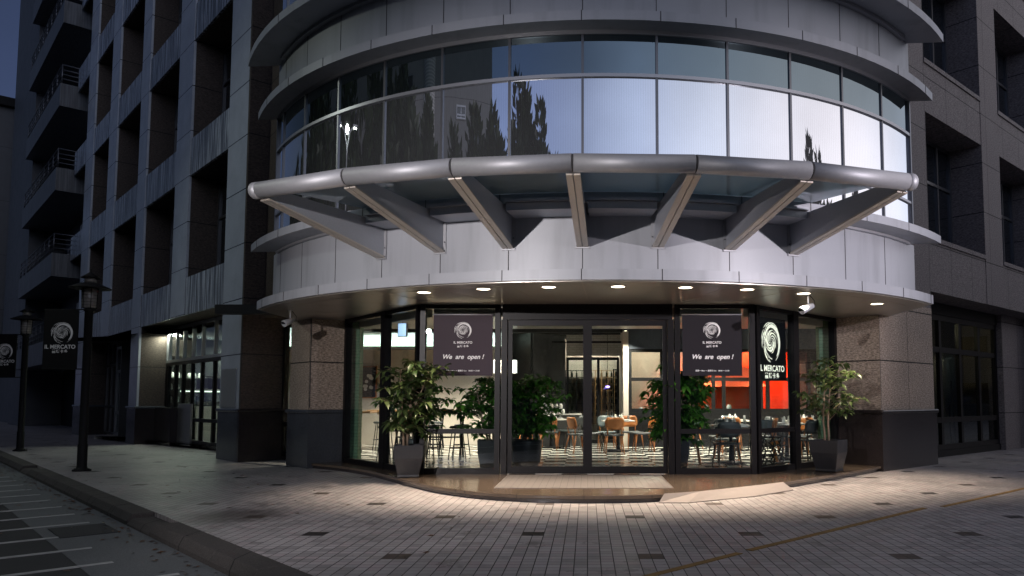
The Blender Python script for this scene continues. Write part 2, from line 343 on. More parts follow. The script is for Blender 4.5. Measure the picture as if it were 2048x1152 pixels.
# ------------------------------------------------------------------ mesh helpers
class MB:
    def __init__(s): s.v = []; s.f = []; s.sm = []
    def add(s, vs, fs, smooth=False):
        o = len(s.v); s.v += [tuple(p) for p in vs]; s.f += [tuple(i + o for i in f) for f in fs]; s.sm += [smooth] * len(fs); return s
    def box(s, x0, x1, y0, y1, z0, z1, mt=None):
        vs = [Vector((x, y, z)) for z in (z0, z1) for (x, y) in ((x0, y0), (x1, y0), (x1, y1), (x0, y1))]
        if mt: vs = [mt @ p for p in vs]
        return s.add(vs, [(3, 2, 1, 0), (4, 5, 6, 7), (0, 1, 5, 4), (1, 2, 6, 5), (2, 3, 7, 6), (3, 0, 4, 7)])
    def cbox(s, c, size, rz=0, rx=0, ry=0):
        mt = Matrix.Translation(c) @ Matrix.Rotation(rz, 4, 'Z') @ Matrix.Rotation(ry, 4, 'Y') @ Matrix.Rotation(rx, 4, 'X')
        a, b, d = (q / 2 for q in size); return s.box(-a, a, -b, b, -d, d, mt)
    def seg(s, p, q, wd, z0, z1):        # upright slab between two plan points
        p, q = Vector(p), Vector(q); d = (q - p); L = d.length; a = math.atan2(d.y, d.x)
        mt = Matrix.Translation((p.x, p.y, 0)) @ Matrix.Rotation(a, 4, 'Z'); return s.box(0, L, -wd / 2, wd / 2, z0, z1, mt)
    def prism(s, poly, z0, z1):
        ar = sum(poly[i][0] * poly[(i + 1) % len(poly)][1] - poly[(i + 1) % len(poly)][0] * poly[i][1] for i in range(len(poly)))
        if ar < 0: poly = poly[::-1]
        n = len(poly); vs = [(x, y, z0) for x, y in poly] + [(x, y, z1) for x, y in poly]
        return s.add(vs, [tuple(range(n))[::-1], tuple(range(n, 2 * n))] + [(i, (i + 1) % n, n + (i + 1) % n, n + i) for i in range(n)])
    def tube(s, path, r, n=10, cap=True):
        path = [Vector(p) for p in path]; rs = r if isinstance(r, (list, tuple)) else [r] * len(path); vs = []; fs = []
        for i, p in enumerate(path):
            t = (path[min(i + 1, len(path) - 1)] - path[max(i - 1, 0)]).normalized()
            a = t.orthogonal().normalized() if i == 0 else (a - t * a.dot(t)).normalized()
            b = t.cross(a)
            for k in range(n):
                an = 2 * math.pi * k / n; vs.append(p + (a * math.cos(an) + b * math.sin(an)) * rs[i])
        for i in range(len(path) - 1):
            for k in range(n): fs.append((i * n + k, i * n + (k + 1) % n, (i + 1) * n + (k + 1) % n, (i + 1) * n + k))
        s.add(vs, fs, True)
        if cap:
            o = len(s.v) - len(vs); s.f.append(tuple(range(o, o + n))[::-1]); s.sm.append(False)
            o2 = o + (len(path) - 1) * n; s.f.append(tuple(range(o2, o2 + n))); s.sm.append(False)
        return s
    def lathe(s, prof, n=24, c=(0, 0), sx=1, sy=1, rot=0, cap=True):
        vs = []; fs = []
        for r, z in prof:
            for k in range(n):
                a = 2 * math.pi * k / n + rot; vs.append((c[0] + r * math.cos(a) * sx, c[1] + r * math.sin(a) * sy, z))
        for i in range(len(prof) - 1):
            for k in range(n): fs.append((i * n + k, i * n + (k + 1) % n, (i + 1) * n + (k + 1) % n, (i + 1) * n + k))
        s.add(vs, fs, n > 6)
        o = len(s.v) - len(vs)
        if cap and prof[0][0] > 1e-4: s.f.append(tuple(range(o, o + n))[::-1]); s.sm.append(False)
        if cap and prof[-1][0] > 1e-4: o2 = o + (len(prof) - 1) * n; s.f.append(tuple(range(o2, o2 + n))); s.sm.append(False)
        return s
    def arc(s, c, r0, r1, z0, z1, t0, t1, n=48, smooth=True):
        """ring sector, angle measured from -Y toward +X in degrees"""
        P = lambda r, t: (c[0] + r * math.sin(R_(t)), c[1] - r * math.cos(R_(t)))
        ts = [t0 + (t1 - t0) * i / n for i in range(n + 1)]
        for rr, flip in ((r1, 0), (r0, 1)):
            vs = [(*P(rr, t), z) for t in ts for z in (z0, z1)]
            fs = [(2 * i, 2 * i + 2, 2 * i + 3, 2 * i + 1) if not flip else (2 * i + 1, 2 * i + 3, 2 * i + 2, 2 * i) for i in range(n)]
            s.add(vs, fs, smooth)
        for zz, flip in ((z0, 1), (z1, 0)):
            vs = [(*P(rr, t), zz) for t in ts for rr in (r1, r0)]
            fs = [(2 * i, 2 * i + 2, 2 * i + 3, 2 * i + 1) if not flip else (2 * i + 1, 2 * i + 3, 2 * i + 2, 2 * i) for i in range(n)]
            s.add(vs, fs, False)
        for t, flip in ((t0, 0), (t1, 1)):
            vs = [(*P(r0, t), z0), (*P(r1, t), z0), (*P(r1, t), z1), (*P(r0, t), z1)]
            s.add(vs, [(0, 1, 2, 3) if not flip else (3, 2, 1, 0)])
        return s
    def build(s, name, m, parent=None, bevel=0, label=None):
        me = bpy.data.meshes.new(name); me.from_pydata(s.v, [], s.f); me.polygons.foreach_set('use_smooth', s.sm)
        me.materials.append(M[m] if isinstance(m, str) else m); me.update()
        o = bpy.data.objects.new(name, me); COL.objects.link(o)
        if parent: o.parent = parent
        if bevel:
            b = o.modifiers.new('bevel', 'BEVEL'); b.width = bevel; b.segments = 2; b.limit_method = 'ANGLE'; b.angle_limit = R_(40)
        if label: o['label'] = label
        return o
def tag(o, label, cat, group=None):
    o['label'] = label; o['category'] = cat
    if group: o['group'] = group
    return o
def thing(name, label, cat, loc=(0, 0, 0), rz=0, group=None):
    o = bpy.data.objects.new(name, None); COL.objects.link(o); o.location = loc; o.rotation_euler = (0, 0, rz)
    o.empty_display_size = .2; return tag(o, label, cat, group)
def struct(o, kind='structure'): o['kind'] = kind; return o
def dup(src, loc=None, rz=None, label=None, group=None, scale=None, parent=None):
    c = src.copy(); COL.objects.link(c); c.parent = parent
    if loc is not None: c.location = loc
    if rz is not None: c.rotation_euler = (0, 0, rz)
    if scale is not None: c.scale = scale if isinstance(scale, tuple) else (scale,) * 3
    if label: c['label'] = label
    if group: c['group'] = group
    for ch in list(src.children): dup(ch, parent=c)
    return c
def light(name, kind, loc, energy, color, size=.05, parent=None, aim=None, angle=None, blend=.5):
    d = bpy.data.lights.new(name, kind); d.energy = energy; d.color = color
    if kind == 'AREA':
        d.shape = 'RECTANGLE'; d.size = size[0]; d.size_y = size[1]
    else: d.shadow_soft_size = size
    if kind == 'SPOT': d.spot_size = R_(angle); d.spot_blend = blend
    o = bpy.data.objects.new(name, d); COL.objects.link(o); o.location = loc
    if aim: o.rotation_euler = (Vector(aim) - Vector(loc)).to_track_quat('-Z', 'Y').to_euler()
    if parent: o.parent = parent
    return o

# ------------------------------------------------------------------ frames of reference
PL = Vector((-7.65, 16.5, 0)); AL = math.atan2(-.7257, .688)        # left wing, local x = -s, local y = inward
PR = Vector((5.59, 14.32, 0)); AR = math.atan2(.678, .735)           # right wing, local x = s
ML = Matrix.Translation(PL) @ Matrix.Rotation(AL, 4, 'Z'); MR = Matrix.Translation(PR) @ Matrix.Rotation(AR, 4, 'Z')
DC = (.25, 17.7)                                                     # centre of the curved bay
TH = lambda k: -2.55 + 8.53 * k

# ------------------------------------------------------------------ ground
def poly_obj(name, poly, z, m, mt=None):
    vs = [Vector((x, y, z)) for x, y in poly]
    if mt: vs = [mt @ v for v in vs]
    ar = sum(vs[i].x * vs[(i + 1) % len(vs)].y - vs[(i + 1) % len(vs)].x * vs[i].y for i in range(len(vs)))
    if ar < 0: vs = vs[::-1]
    b = MB(); b.add(vs, [tuple(range(len(vs)))]); return b.build(name, m)
struct(poly_obj('ground', [(-900, -900), (900, -900), (900, 900), (-900, 900)], -.30, 'asphalt'))
struct(poly_obj('road', [(-90, -12), (40, -12), (40, -4.40), (-90, -4.40)], -.124, 'asphalt', ML))
struct(poly_obj('gutter', [(-90, -4.42), (40, -4.42), (40, -3.55), (-90, -3.55)], -.12, 'conc', ML))
# plaza as a thick slab bounded by the kerb line
p = [ML @ Vector((x, y, 0)) for x, y in ((-90, -3.28), (40, -3.28), (40, 60), (-90, 60))]
b = MB(); b.prism([(q.x, q.y) for q in p], -.29, 0); struct(b.build('plaza_pavement', 'paving'))
# kerb: blocks with a chamfered face and a dropped stretch
b = MB(); x = -60.0
while x < 16:
    x1 = x + 1.0; low = (6.0 < x < 8.0) or (-3.0 < x < -1.5)
    t = -.045 if low else .004
    prof = [(-3.58, -.28), (-3.58, -.075 if not low else -.10), (-3.52, t), (-3.28, t), (-3.28, -.28)]
    vs = [ML @ Vector((xx, y, z)) for xx in (x + .006, x1 - .006) for y, z in prof]; n = 5
    b.add(vs, [tuple(range(n)), tuple(range(n, 2 * n))[::-1]] + [(i, n + i, n + (i + 1) % n, (i + 1) % n) for i in range(n)]); x = x1
struct(b.build('kerb', 'kerb', bevel=.015))
b = MB()
for k in range(-3, 22):
    xl = 9.24 - .92 * k
    b.box(xl - .03, xl + .03, -6.6, -3.86 - (.3 if k in (0, 1, 12) else 0), -.1235, -.115, ML)
b.box(-30, 16, -6.72, -6.6, -.1235, -.115, ML)
struct(b.build('parking_markings', 'roadline'))
b = MB(); b.box(6.7, 7.5, -4.3, -3.75, -.1195, -.112, ML); struct(b.build('gutter_patch', 'asphalt'))
# yellow line on the paving (two worn runs with a kink)
b = MB()
def strip(b, pts, wd, z0, z1):
    for p, q in zip(pts[:-1], pts[1:]): b.seg(p, q, wd, z0, z1)
strip(b, [(.2, 5.6), (1.34, 6.73)], .07, .001, .005); strip(b, [(1.45, 6.85), (4.22, 9.5)], .07, .001, .005)
strip(b, [(4.5, 9.62), (6.75, 11.65), (12.5, 16.9)], .07, .001, .005)
struct(b.build('yellow_line', 'yellow'))
rl = random.Random(77); b = MB()
for i in range(520):
    xl = rl.uniform(-14, 11.5); near = rl.random()
    yl = -3.62 - abs(rl.gauss(0, .16)) if near < .62 else (rl.uniform(-6.5, -3.7) if near < .8 else rl.uniform(-3.2, -.1))
    zz = -.115 if yl < -3.58 else .004
    c_ = ML @ Vector((xl, yl, zz)); a_ = rl.uniform(0, 6.3); L_ = rl.uniform(.02, .05); d_ = Vector((math.cos(a_), math.sin(a_), 0)) * L_; e_ = Vector((-d_.y, d_.x, 0)) * .45
    b.add([c_ - d_, c_ + e_ + Vector((0, 0, .008)), c_ + d_ + Vector((0, 0, .004)), c_ - e_ + Vector((0, 0, .002))], [(0, 3, 2, 1)])
o = b.build('fallen_leaves', leafmat('dry_leaves', (.05, .025, .012), (.16, .07, .025), .1)); o['kind'] = 'stuff'; tag(o, 'dry brown leaves scattered along the gutter and pavement', 'leaves')
# terrace
edge = [(-5.5, 15.0), (-4.7, 14.35), (-3.9, 13.45), (-3.0, 12.1), (-2.1, 10.88), (-1.2, 10.18), (-.1, 9.93), (1.0, 10.08), (1.9, 10.62), (2.95, 11.5), (4.2, 12.8), (5.55, 14.3)]
def catmull(P, n=8):
    out = []
    for i in range(len(P) - 1):
        p0 = Vector(P[max(i - 1, 0)]); p1 = Vector(P[i]); p2 = Vector(P[i + 1]); p3 = Vector(P[min(i + 2, len(P) - 1)])
        for k in range(n):
            t = k / n; out.append(tuple(.5 * ((2 * p1) + (p2 - p0) * t + (2 * p0 - 5 * p1 + 4 * p2 - p3) * t * t + (3 * p1 - p0 - 3 * p2 + p3) * t ** 3)))
    return out + [tuple(P[-1])]
ce = catmull(edge)
b = MB(); b.prism(ce + [(5.2, 16), (-5.0, 16.2)], .05, .10); struct(b.build('terrace', 'terrace', bevel=.012))
ctr = Vector((0, 14.5))
b = MB(); b.prism([tuple(ctr + (Vector(p) - ctr) * .992) for p in ce] + [(5.1, 15.9), (-4.9, 16.1)], -.05, .0495); struct(b.build('terrace_riser', 'stone_dark'))
tag(MB().box(-1.33, 1.22, 10.75, 12.6, .1004, .108).build('door_mat', 'mat'), 'pale gridded door mat laid flat before the glass entrance doors', 'mat')
rp = [(.93, 9.93), (1.32, 9.93), (2.33, 10.58), (3.08, 11.34), (2.96, 11.46), (2.36, 10.945), (1.55, 10.325), (1.02, 10.055)]
rb = MB(); rc = [Vector((x, y, z)) for (x, y), z in zip(rp, (.012, .012, .012, .012, .115, .115, .115, .115))]
top = rc; bot = [Vector((v.x, v.y, .002)) for v in rc]; n = len(rc)
rb.add(bot + top, [tuple(range(n))[::-1]] + [(i, (i + 1) % n, n + (i + 1) % n, n + i) for i in range(n)] + [(n, n + 1, n + 6, n + 7), (n + 1, n + 2, n + 5, n + 6), (n + 2, n + 3, n + 4, n + 5)])
tag(rb.build('threshold_ramp', 'ramp', bevel=.004), 'pale curved concrete ramp lying against the front edge of the terrace', 'ramp')

# ------------------------------------------------------------------ stone wings
def window(parent, x0, x1, y, z0, z1, cols, rows, m='mull', glass='winglass', fw=.06, name='window', face=1):
    """frame with mullions, one pane sheet behind"""
    b = MB(); b.box(x0, x0 + fw, y - .05, y + .05, z0, z1); b.box(x1 - fw, x1, y - .05, y + .05, z0, z1)
    b.box(x0 + fw, x1 - fw, y - .05, y + .05, z0, z0 + fw); b.box(x0 + fw, x1 - fw, y - .05, y + .05, z1 - fw, z1)
    for c in cols: xx = x0 + (x1 - x0) * c; b.box(xx - fw / 2, xx + fw / 2, y - .047, y + .047, z0 + fw, z1 - fw)
    for r in rows: zz = z0 + (z1 - z0) * r; b.box(x0 + fw, x1 - fw, y - .044, y + .044, zz - fw / 2, zz + fw / 2)
    f = b.build(name, m, parent)
    MB().box(x0 + .02, x1 - .02, y - .006, y + .006, z0 + .02, z1 - .02).build('pane', glass, f)
    return f
def facade(root, sgn, piers, bays, z_bands, reveal, bandm, frontm, ztop, smax, hung=()):
    X = lambda a, b_: (min(sgn * a, sgn * b_), max(sgn * a, sgn * b_))
    for (s0, s1) in piers:
        x0, x1 = X(s0, s1)
        zb0 = z_bands[0][0] if s0 in hung else 1.16
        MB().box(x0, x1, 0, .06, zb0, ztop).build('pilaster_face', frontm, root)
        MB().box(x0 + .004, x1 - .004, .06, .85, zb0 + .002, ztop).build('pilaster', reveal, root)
    for (s0, s1) in bays:
        x0, x1 = X(s0, s1)
        for k, (za, zb) in enumerate(z_bands):
            b = MB(); b.box(x0, x1, .012, .075, za, zb); b.build('spandrel', bandm, root)
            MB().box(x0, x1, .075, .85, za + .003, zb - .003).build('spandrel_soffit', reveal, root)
            if k + 1 < len(z_bands) and s0 < 22:
                window(root, x0, x1, .80, zb, z_bands[k + 1][0], (.5,), (.62,), 'mull')
# left wing
LW = thing('office_wing', 'tall grey granite office wing receding along the street on the left', 'building', PL, AL)
zbl = [(3.58 + 3.735 * k, 4.57 + 3.745 * k) for k in range(8)]
ZT = zbl[-1][1] + .3
pl = [(0, 1.27), (4.32, 5.62), (8.9, 9.9), (13.2, 14.45), (17.3, 18.75)]
bl = [(1.27, 4.32), (5.62, 8.9), (9.9, 13.2), (14.45, 17.3), (18.75, 21.3)]
facade(LW, -1, pl, bl, zbl, 'stone_reveal', 'stone_band', 'stone_front', ZT, 22, (4.32, 13.2))
for (s0, s1) in (pl[0], pl[2], pl[4]):
    MB().box(-s1 - .03, -s0 + .03, -.03, .88, 0, 1.08).build('plinth', 'stone_dark2' if s0 < 1 else 'stone_dark', LW)
    MB().box(-s1 - .07, -s0 + .07, -.07, .9, 1.08, 1.16).build('plinth_cap', 'stone_dark2', LW, bevel=.025)
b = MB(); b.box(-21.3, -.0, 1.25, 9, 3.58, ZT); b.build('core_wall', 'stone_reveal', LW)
b = MB(); b.box(-44.0, -21.3, 2.4, 14, 0, ZT + 2); b.build('far_wall', 'facade_dark', LW)
# first ground bay: shop window
window(LW, -8.9, -1.27, .82, 2.50, 3.58, (.03, .13, .23, .345, .46, .60, .74, .87), (), 'mull_light', 'glass', .08)
window(LW, -8.9, -1.27, .82, .12, 2.50, (.03, .13, .23, .345, .46, .60, .74, .87), (.28,), 'blackframe', 'glass', .10)
MB().box(-7.15, -5.95, .70, .76, .05, 1.24).build('kick_panel', 'steel', LW)
MB().box(-8.9, -7.15, .5, .76, 0, 1.12).build('stall_riser', 'stone_dark', LW)
window(LW, -15.6, -13.4, .82, .05, 3.35, (.33, .66), (.25, .72), 'mull_light', 'dimglass', .10)
MB().box(-15.6, -13.4, .95, 1.0, .1, 3.3).build('blind', 'white_paint', LW)
window(LW, -13.4, -9.9, .82, .05, 3.58, (.33, .66), (.3, .75), 'mull', 'winglass', .08)
window(LW, -17.3, -15.6, .82, .05, 3.58, (.5,), (.3, .75), 'mull', 'winglass', .08)
MB().box(-15.6, -13.4, .78, .95, 3.35, 3.58).build('infill_wall', 'black', LW)
for (s0, s1) in bl[4:]:
    window(LW, -s1, -s0, .82, .05, 3.58, (.33, .66), (.3, .75), 'mull', 'winglass', .08)
# the side of the wing that faces the entrance
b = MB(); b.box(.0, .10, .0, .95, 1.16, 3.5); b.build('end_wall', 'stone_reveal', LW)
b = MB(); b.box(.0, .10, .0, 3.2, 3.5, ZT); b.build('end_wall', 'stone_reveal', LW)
MB().box(.0, .13, -.03, 1.0, 0, 1.08).build('plinth', 'stone_dark', LW)
MB().box(0, .17, -.07, 1.02, 1.08, 1.16).build('plinth_cap', 'stone_dark', LW, bevel=.025)
# polished steel wall plate on the corner pilaster
tag(MB().cbox(ML @ Vector((-.66, -.012, 1.62)), (.96, .02, .86), AL).build('wall_plate', 'alu'), 'smooth brushed metal plate fixed on the corner pilaster above the plinth', 'panel')
# balconies
for k in range(-1, 6):
    z0 = 6.62 + 3.72 * k
    if z0 < 1: continue
    bp = MB().box(-31.5, -21.4, -.62, -.5, z0, z0 + 1.0); bp.box(-21.52, -21.4, -.5, 1.3, z0, z0 + 1.0); bp.box(-31.5, -21.52, -.5, 1.3, z0, z0 + .14)
    o = bp.build('balcony', 'balcony', LW)
    r = MB()
    for zz in (1.22, 1.42, 1.62, 1.84): r.tube([(-31.4, -.56, z0 + zz), (-21.46, -.56, z0 + zz)], .022, 6); r.tube([(-21.46, -.56, z0 + zz), (-21.46, 1.2, z0 + zz)], .022, 6)
    for j in range(9): r.tube([(-21.46 - 1.24 * j, -.56, z0 + 1.0), (-21.46 - 1.24 * j, -.56, z0 + 1.86)], .028, 6)
    r.build('railing', 'mull', o)
    # wall behind with pale window frames
    for s0 in (22.2, 25.2, 28.2):
        window(LW, -s0 - 2.0, -s0, 1.28, z0 + .3, z0 + 2.7, (.5,), (.7,), 'white_paint', 'winglass', .16)
    MB().box(-31.5, -21.4, 1.30, 1.5, z0 + 2.7, z0 + 3.72).build('balcony_wall', 'facade_dark', LW)
    MB().box(-24.9, -24.3, .9, 1.27, z0, z0 + 3.0).build('fin', 'white_paint', LW)
MB().box(-31.5, -21.3, 1.5, 2.4, 0, ZT).build('balcony_core', 'black', LW)
MB().box(-36, -31.5, -.3, 2.4, 0, ZT + 2).build('far_pilaster', 'facade_dark', LW); MB().box(-44, -38.5, .0, 2.4, 0, ZT + 2).build('far_pilaster', 'facade_dark', LW)
for k in range(8):
    b = MB(); b.box(-38.5, -36, .0, .4, 3.6 + 3.74 * k, 5.0 + 3.74 * k); b.build('far_spandrel', 'facade_dark', LW)
    window(LW, -38.5, -36, 1.0, 1.3 + 3.74 * k, 3.6 + 3.74 * k, (.5,), (.5,), 'mull')

# right wing
RW = thing('office_wing', 'dark brown granite office wing with deep square openings on the right', 'building', PR, AR)
zbr = [(3.68 + 3.96 * k, 4.88 + 3.96 * k) for k in range(5)]
pr = [(1.5, 2.40), (5.65, 6.85), (10.1, 11.3), (14.6, 15.8)]
br = [(2.40, 5.65), (6.85, 10.1), (11.3, 14.6), (15.8, 19)]
ZR = zbr[-1][1] + .2
for i, (s0, s1) in enumerate(pr):
    MB().box(s0, s1, 0, .85, 3.3 if i == 0 else (3.68 if i == 1 else 1.16), ZR).build('pilaster', 'stone_right', RW)
    if i > 1:
        MB().box(s0 - .03, s1 + .03, -.03, .88, 0, 1.08).build('plinth', 'stone_dark', RW); MB().box(s0 - .06, s1 + .06, -.06, .9, 1.08, 1.16).build('plinth_cap', 'stone_dark', RW, bevel=.025)
for (s0, s1) in br:
    for k, (za, zb) in enumerate(zbr):
        MB().box(s0, s1, .012, .85, za, zb).build('spandrel', 'stone_right', RW)
        MB().box(s0, s1, -.02, .012, zb - .10, zb).build('sill', 'stone_right', RW)
        if k < 4: window(RW, s0, s1, .80, zb, zbr[k + 1][0], (.25, .5, .75), (.62,), 'mull', 'winglass', .07)
MB().box(1.5, 19, 1.25, 9, 3.68, ZR).build('core_wall', 'stone_right', RW)
window(RW, 2.40, 8.35, .80, .16, 3.4, (.19, .38, .58, .79), (.22, .74), 'blackframe', 'dimglass', .13)
MB().box(8.35, 10.1, .6, .9, 0, 3.68).build('infill_wall', 'stone_right', RW)
MB().box(2.40, 8.35, .72, .88, 3.4, 3.68).build('infill_wall', 'black', RW); MB().box(2.40, 8.35, .72, .88, 0, .16).build('infill_wall', 'black', RW)
b = MB()
for i in range(7): b.cbox((2.72, .70, 3.05 + .075 * i), (.5, .06, .012), 0, R_(35))
b.build('louvre', 'blackframe', RW)
for (s0, s1) in br[2:]: window(RW, s0, s1, .82, .05, 3.68, (.33, .66), (.3, .75), 'blackframe', 'winglass', .1)
# entrance pier of the right wing
MB().prism([(0, 0), (2.40, 0), (2.40, .85), (.94, .85), (.94, .94), (0, .94)], 1.16, 3.3).build('pier', 'stone_pier', RW)
MB().prism([(-.03, -.03), (2.43, -.03), (2.43, .88), (.96, .88), (.96, .96), (-.03, .96)], 0, 1.08).build('plinth', 'stone_dark', RW)
MB().prism([(-.07, -.07), (2.47, -.07), (2.47, .9), (1, .9), (1, .98), (-.07, .98)], 1.08, 1.16).build('plinth_cap', 'stone_dark', RW, bevel=.025)
b = MB(); b.box(.006, .012, -.004, .06, 1.2, 3.2); b.build('corner_joint', 'joint', RW)
# left entrance pier
LP = thing('entrance_pier', 'short granite pier under the left end of the curved fascia', 'column', (-5.53, 14.95, 0), AL)
MB().box(-.98, 0, 0, .85, 1.16, 3.0).build('shaft', 'stone_pier', LP)
MB().box(-1.01, .03, -.03, .87, 0, 1.08).build('plinth', 'stone_dark2', LP)
MB().box(-1.05, .07, -.07, .89, 1.08, 1.16).build('plinth_cap', 'stone_dark2', LP, bevel=.025)
b = MB(); b.box(-.006, .004, -.004, .014, 1.2, 2.98); b.build('side_joint', 'joint', LP)

# ------------------------------------------------------------------ curved bay above the entrance
DR_ = thing('curved_bay', 'curved glass and metal bay bulging over the entrance between two stone wings', 'building', (0, 0, 0))
def drum_poly(R, x0=-5.9, x1=5.75, back=17.2, n=40):
    t0 = math.degrees(math.asin((x0 - DC[0]) / R)); t1 = math.degrees(math.asin((x1 - DC[0]) / R))
    pts = [(DC[0] + R * math.sin(R_(t0 + (t1 - t0) * i / n)), DC[1] - R * math.cos(R_(t0 + (t1 - t0) * i / n))) for i in range(n + 1)]
    return [(x0, back)] + pts + [(x1, back)], t0, t1
def smooth_prism(poly, z0, z1, name, m, parent, bevel=0):
    b = MB(); b.prism(poly, z0, z1)
    o = b.build(name, m, parent)
    me = o.data
    for p in me.polygons: p.use_smooth = abs(p.normal.z) < .5 and p.area < 3
    try: me.set_sharp_from_angle(angle=R_(30))
    except Exception: pass
    return o
def joints(z0, z1, R, ks, name='panel_joint'):
    for k in ks:
        if (abs(DC[0] + R * math.sin(R_(TH(k)))) < 5.9): MB().arc(DC, R - .02, R + .0025, z0, z1, TH(k) - .045, TH(k) + .045, 1, False).build(name, 'joint', DR_)
KS = [k for k in range(-6, 7)]
L5, a0, a1 = drum_poly(7.5, -6.05, 5.96)
smooth_prism(L5, 3.0, 3.15, 'lower_ledge', 'panel', DR_)
sp, _, _ = drum_poly(7.44, -5.98, 5.9)
smooth_prism(sp, 2.985, 2.998, 'soffit', 'soffit', DR_)
b = MB()
for k in range(-7, 8):
    t = R_(TH(k)); p = (DC[0] + 7.42 * math.sin(t), DC[1] - 7.42 * math.cos(t)); q = (DC[0] + 4.9 * math.sin(t) * 1.0, DC[1] - 4.9 * math.cos(t))
    if abs(p[0]) < 5.8: b.seg(p, q, .012, 2.982, 2.9865)
b.arc(DC, 7.1, 7.112, 2.982, 2.9865, -52, 48); b.build('soffit_joints', 'ribedge', DR_)
L1, _, _ = drum_poly(7.2)
smooth_prism(L1, 3.15, 4.06, 'lower_fascia', 'panel', DR_)
joints(3.15, 4.06, 7.2, [k for k in KS if k < 6]); joints(2.998, 3.152, 7.5, KS, 'ledge_joint')
L6 = drum_poly(7.62, -6.18, 6.14)[0][1:-1]
smooth_prism(L6, 4.06, 4.19, 'middle_ledge', 'panel', DR_)
joints(4.058, 4.192, 7.62, KS, 'ledge_joint')
b = MB(); b.arc(DC, 7.2, 7.26, 4.02, 4.06, -55, 47); b.arc(DC, 7.2, 7.4, 4.19, 4.26, -55, 47); b.build('flashing', 'alu', DR_)
# cores behind the glass
G1, g0, g1 = drum_poly(7.08, -5.85, 5.7)
smooth_prism(G1, 4.19, 6.68, 'core', 'black', DR_)
gl0, gl1 = -57.2, 48.8
def glassband(z0, z1, m, R=7.2, name='glazing'):
    return MB().arc(DC, R - .03, R, z0, z1, gl0, gl1, 96).build(name, m, DR_)
glassband(4.28, 4.78, 'mirror'); glassband(4.78, 6.0, 'mirror'); glassband(6.0, 6.62, 'spandrel', name='spandrel_glazing')
b = MB()
for k in range(-6, 7):
    if gl0 < TH(k) < gl1: b.arc(DC, 7.2, 7.222, 4.2, 6.64, TH(k) - .14, TH(k) + .14, 1, False)
for t in (gl0, gl1): b.arc(DC, 7.2, 7.24, 4.2, 6.64, t - .2, t + .2, 1, False)
b.build('mullion', 'mull', DR_)
b = MB(); b.arc(DC, 7.2, 7.235, 5.985, 6.035, gl0, gl1, 64); b.arc(DC, 7.2, 7.23, 6.62, 6.68, gl0, gl1, 64); b.arc(DC, 7.2, 7.23, 4.77, 4.81, gl0, gl1, 64); b.build('transom', 'mull_light', DR_)
L7 = drum_poly(7.52, -6.28, 6.16)[0][1:-1]
smooth_prism(L7, 6.68, 6.82, 'upper_ledge', 'panel', DR_); joints(6.678, 6.822, 7.52, KS, 'ledge_joint')
smooth_prism(L1, 6.82, 7.72, 'upper_fascia', 'panel', DR_); joints(6.82, 7.72, 7.2, [k for k in KS if k < 6])
b = MB(); b.arc(DC, 7.2, 7.27, 7.66, 7.72, -55, 47); b.arc(DC, 7.2, 7.25, 6.82, 6.85, -55, 47); b.build('flashing', 'alu', DR_)
L8 = drum_poly(7.72, -6.5, 6.35)[0][1:-1]
smooth_prism(L8, 7.72, 7.86, 'top_ledge', 'panel', DR_); joints(7.718, 7.862, 7.72, KS, 'ledge_joint')
smooth_prism(G1, 7.86, 11.0, 'core', 'black', DR_)
glassband(7.9, 10.5, 'mirror')
b = MB()
for k in range(-6, 7):
    if gl0 < TH(k) < gl1: b.arc(DC, 7.2, 7.222, 7.86, 10.5, TH(k) - .14, TH(k) + .14, 1, False)
b.build('mullion', 'mull', DR_)
smooth_prism(L8, 10.5, 10.66, 'top_ledge', 'panel', DR_); smooth_prism(L1, 10.66, 11.8, 'upper_fascia', 'panel', DR_)
# infill linking bay and wings
MB().prism([(-7.4, 16.9), (-5.95, 15.1), (-5.9, 17.3), (-5.9, 24), (-7.0, 24)], 3.2, 11.8).build('link_wall', 'stone_reveal', DR_)
MB().prism([(5.8, 14.6), (6.8, 15.5), (6.8, 24), (5.7, 24)], 3.7, 11.8).build('link_wall', 'stone_right', DR_)

# ------------------------------------------------------------------ canopy
CN = thing('entrance_canopy', 'glass canopy on seven tapered steel ribs behind a fat metal tube', 'canopy', (0, 0, 0))
RO, ZTB = 9.38, 4.03
P = lambda R, t, z: Vector((DC[0] + R * math.sin(R_(t)), DC[1] - R * math.cos(R_(t)), z))
RIBS = [TH(k) for k in range(-3, 4)]
ends = [P(RO, RIBS[0], ZTB)] + [P(RO, t, ZTB) for t in RIBS[1:-1]] + [P(RO, RIBS[-1], ZTB)]
ends[0] += (ends[0] - ends[1]).normalized() * .10; ends[-1] += (ends[-1] - ends[-2]).normalized() * .08
for i in range(6):
    a_, c_ = ends[i], ends[i + 1]; d = (c_ - a_).normalized()
    MB().tube([a_ + d * .006, c_ - d * .006], .106, 28).build('edge_tube', 'alu', CN)
for e, d in [(ends[0], ends[0] - ends[1]), (ends[-1], ends[-1] - ends[-2])]:
    d.normalize(); MB().tube([e - d * .08, e + d * .01, e + d * .03, e + d * .035], [.108, .108, .095, .06], 28).build('tube_cap', 'alu', CN)
for i in range(1, 6):
    d = (ends[i + 1] - ends[i - 1]).normalized(); MB().tube([ends[i] - d * .008, ends[i] + d * .008], .101, 28).build('tube_joint', 'joint', CN)
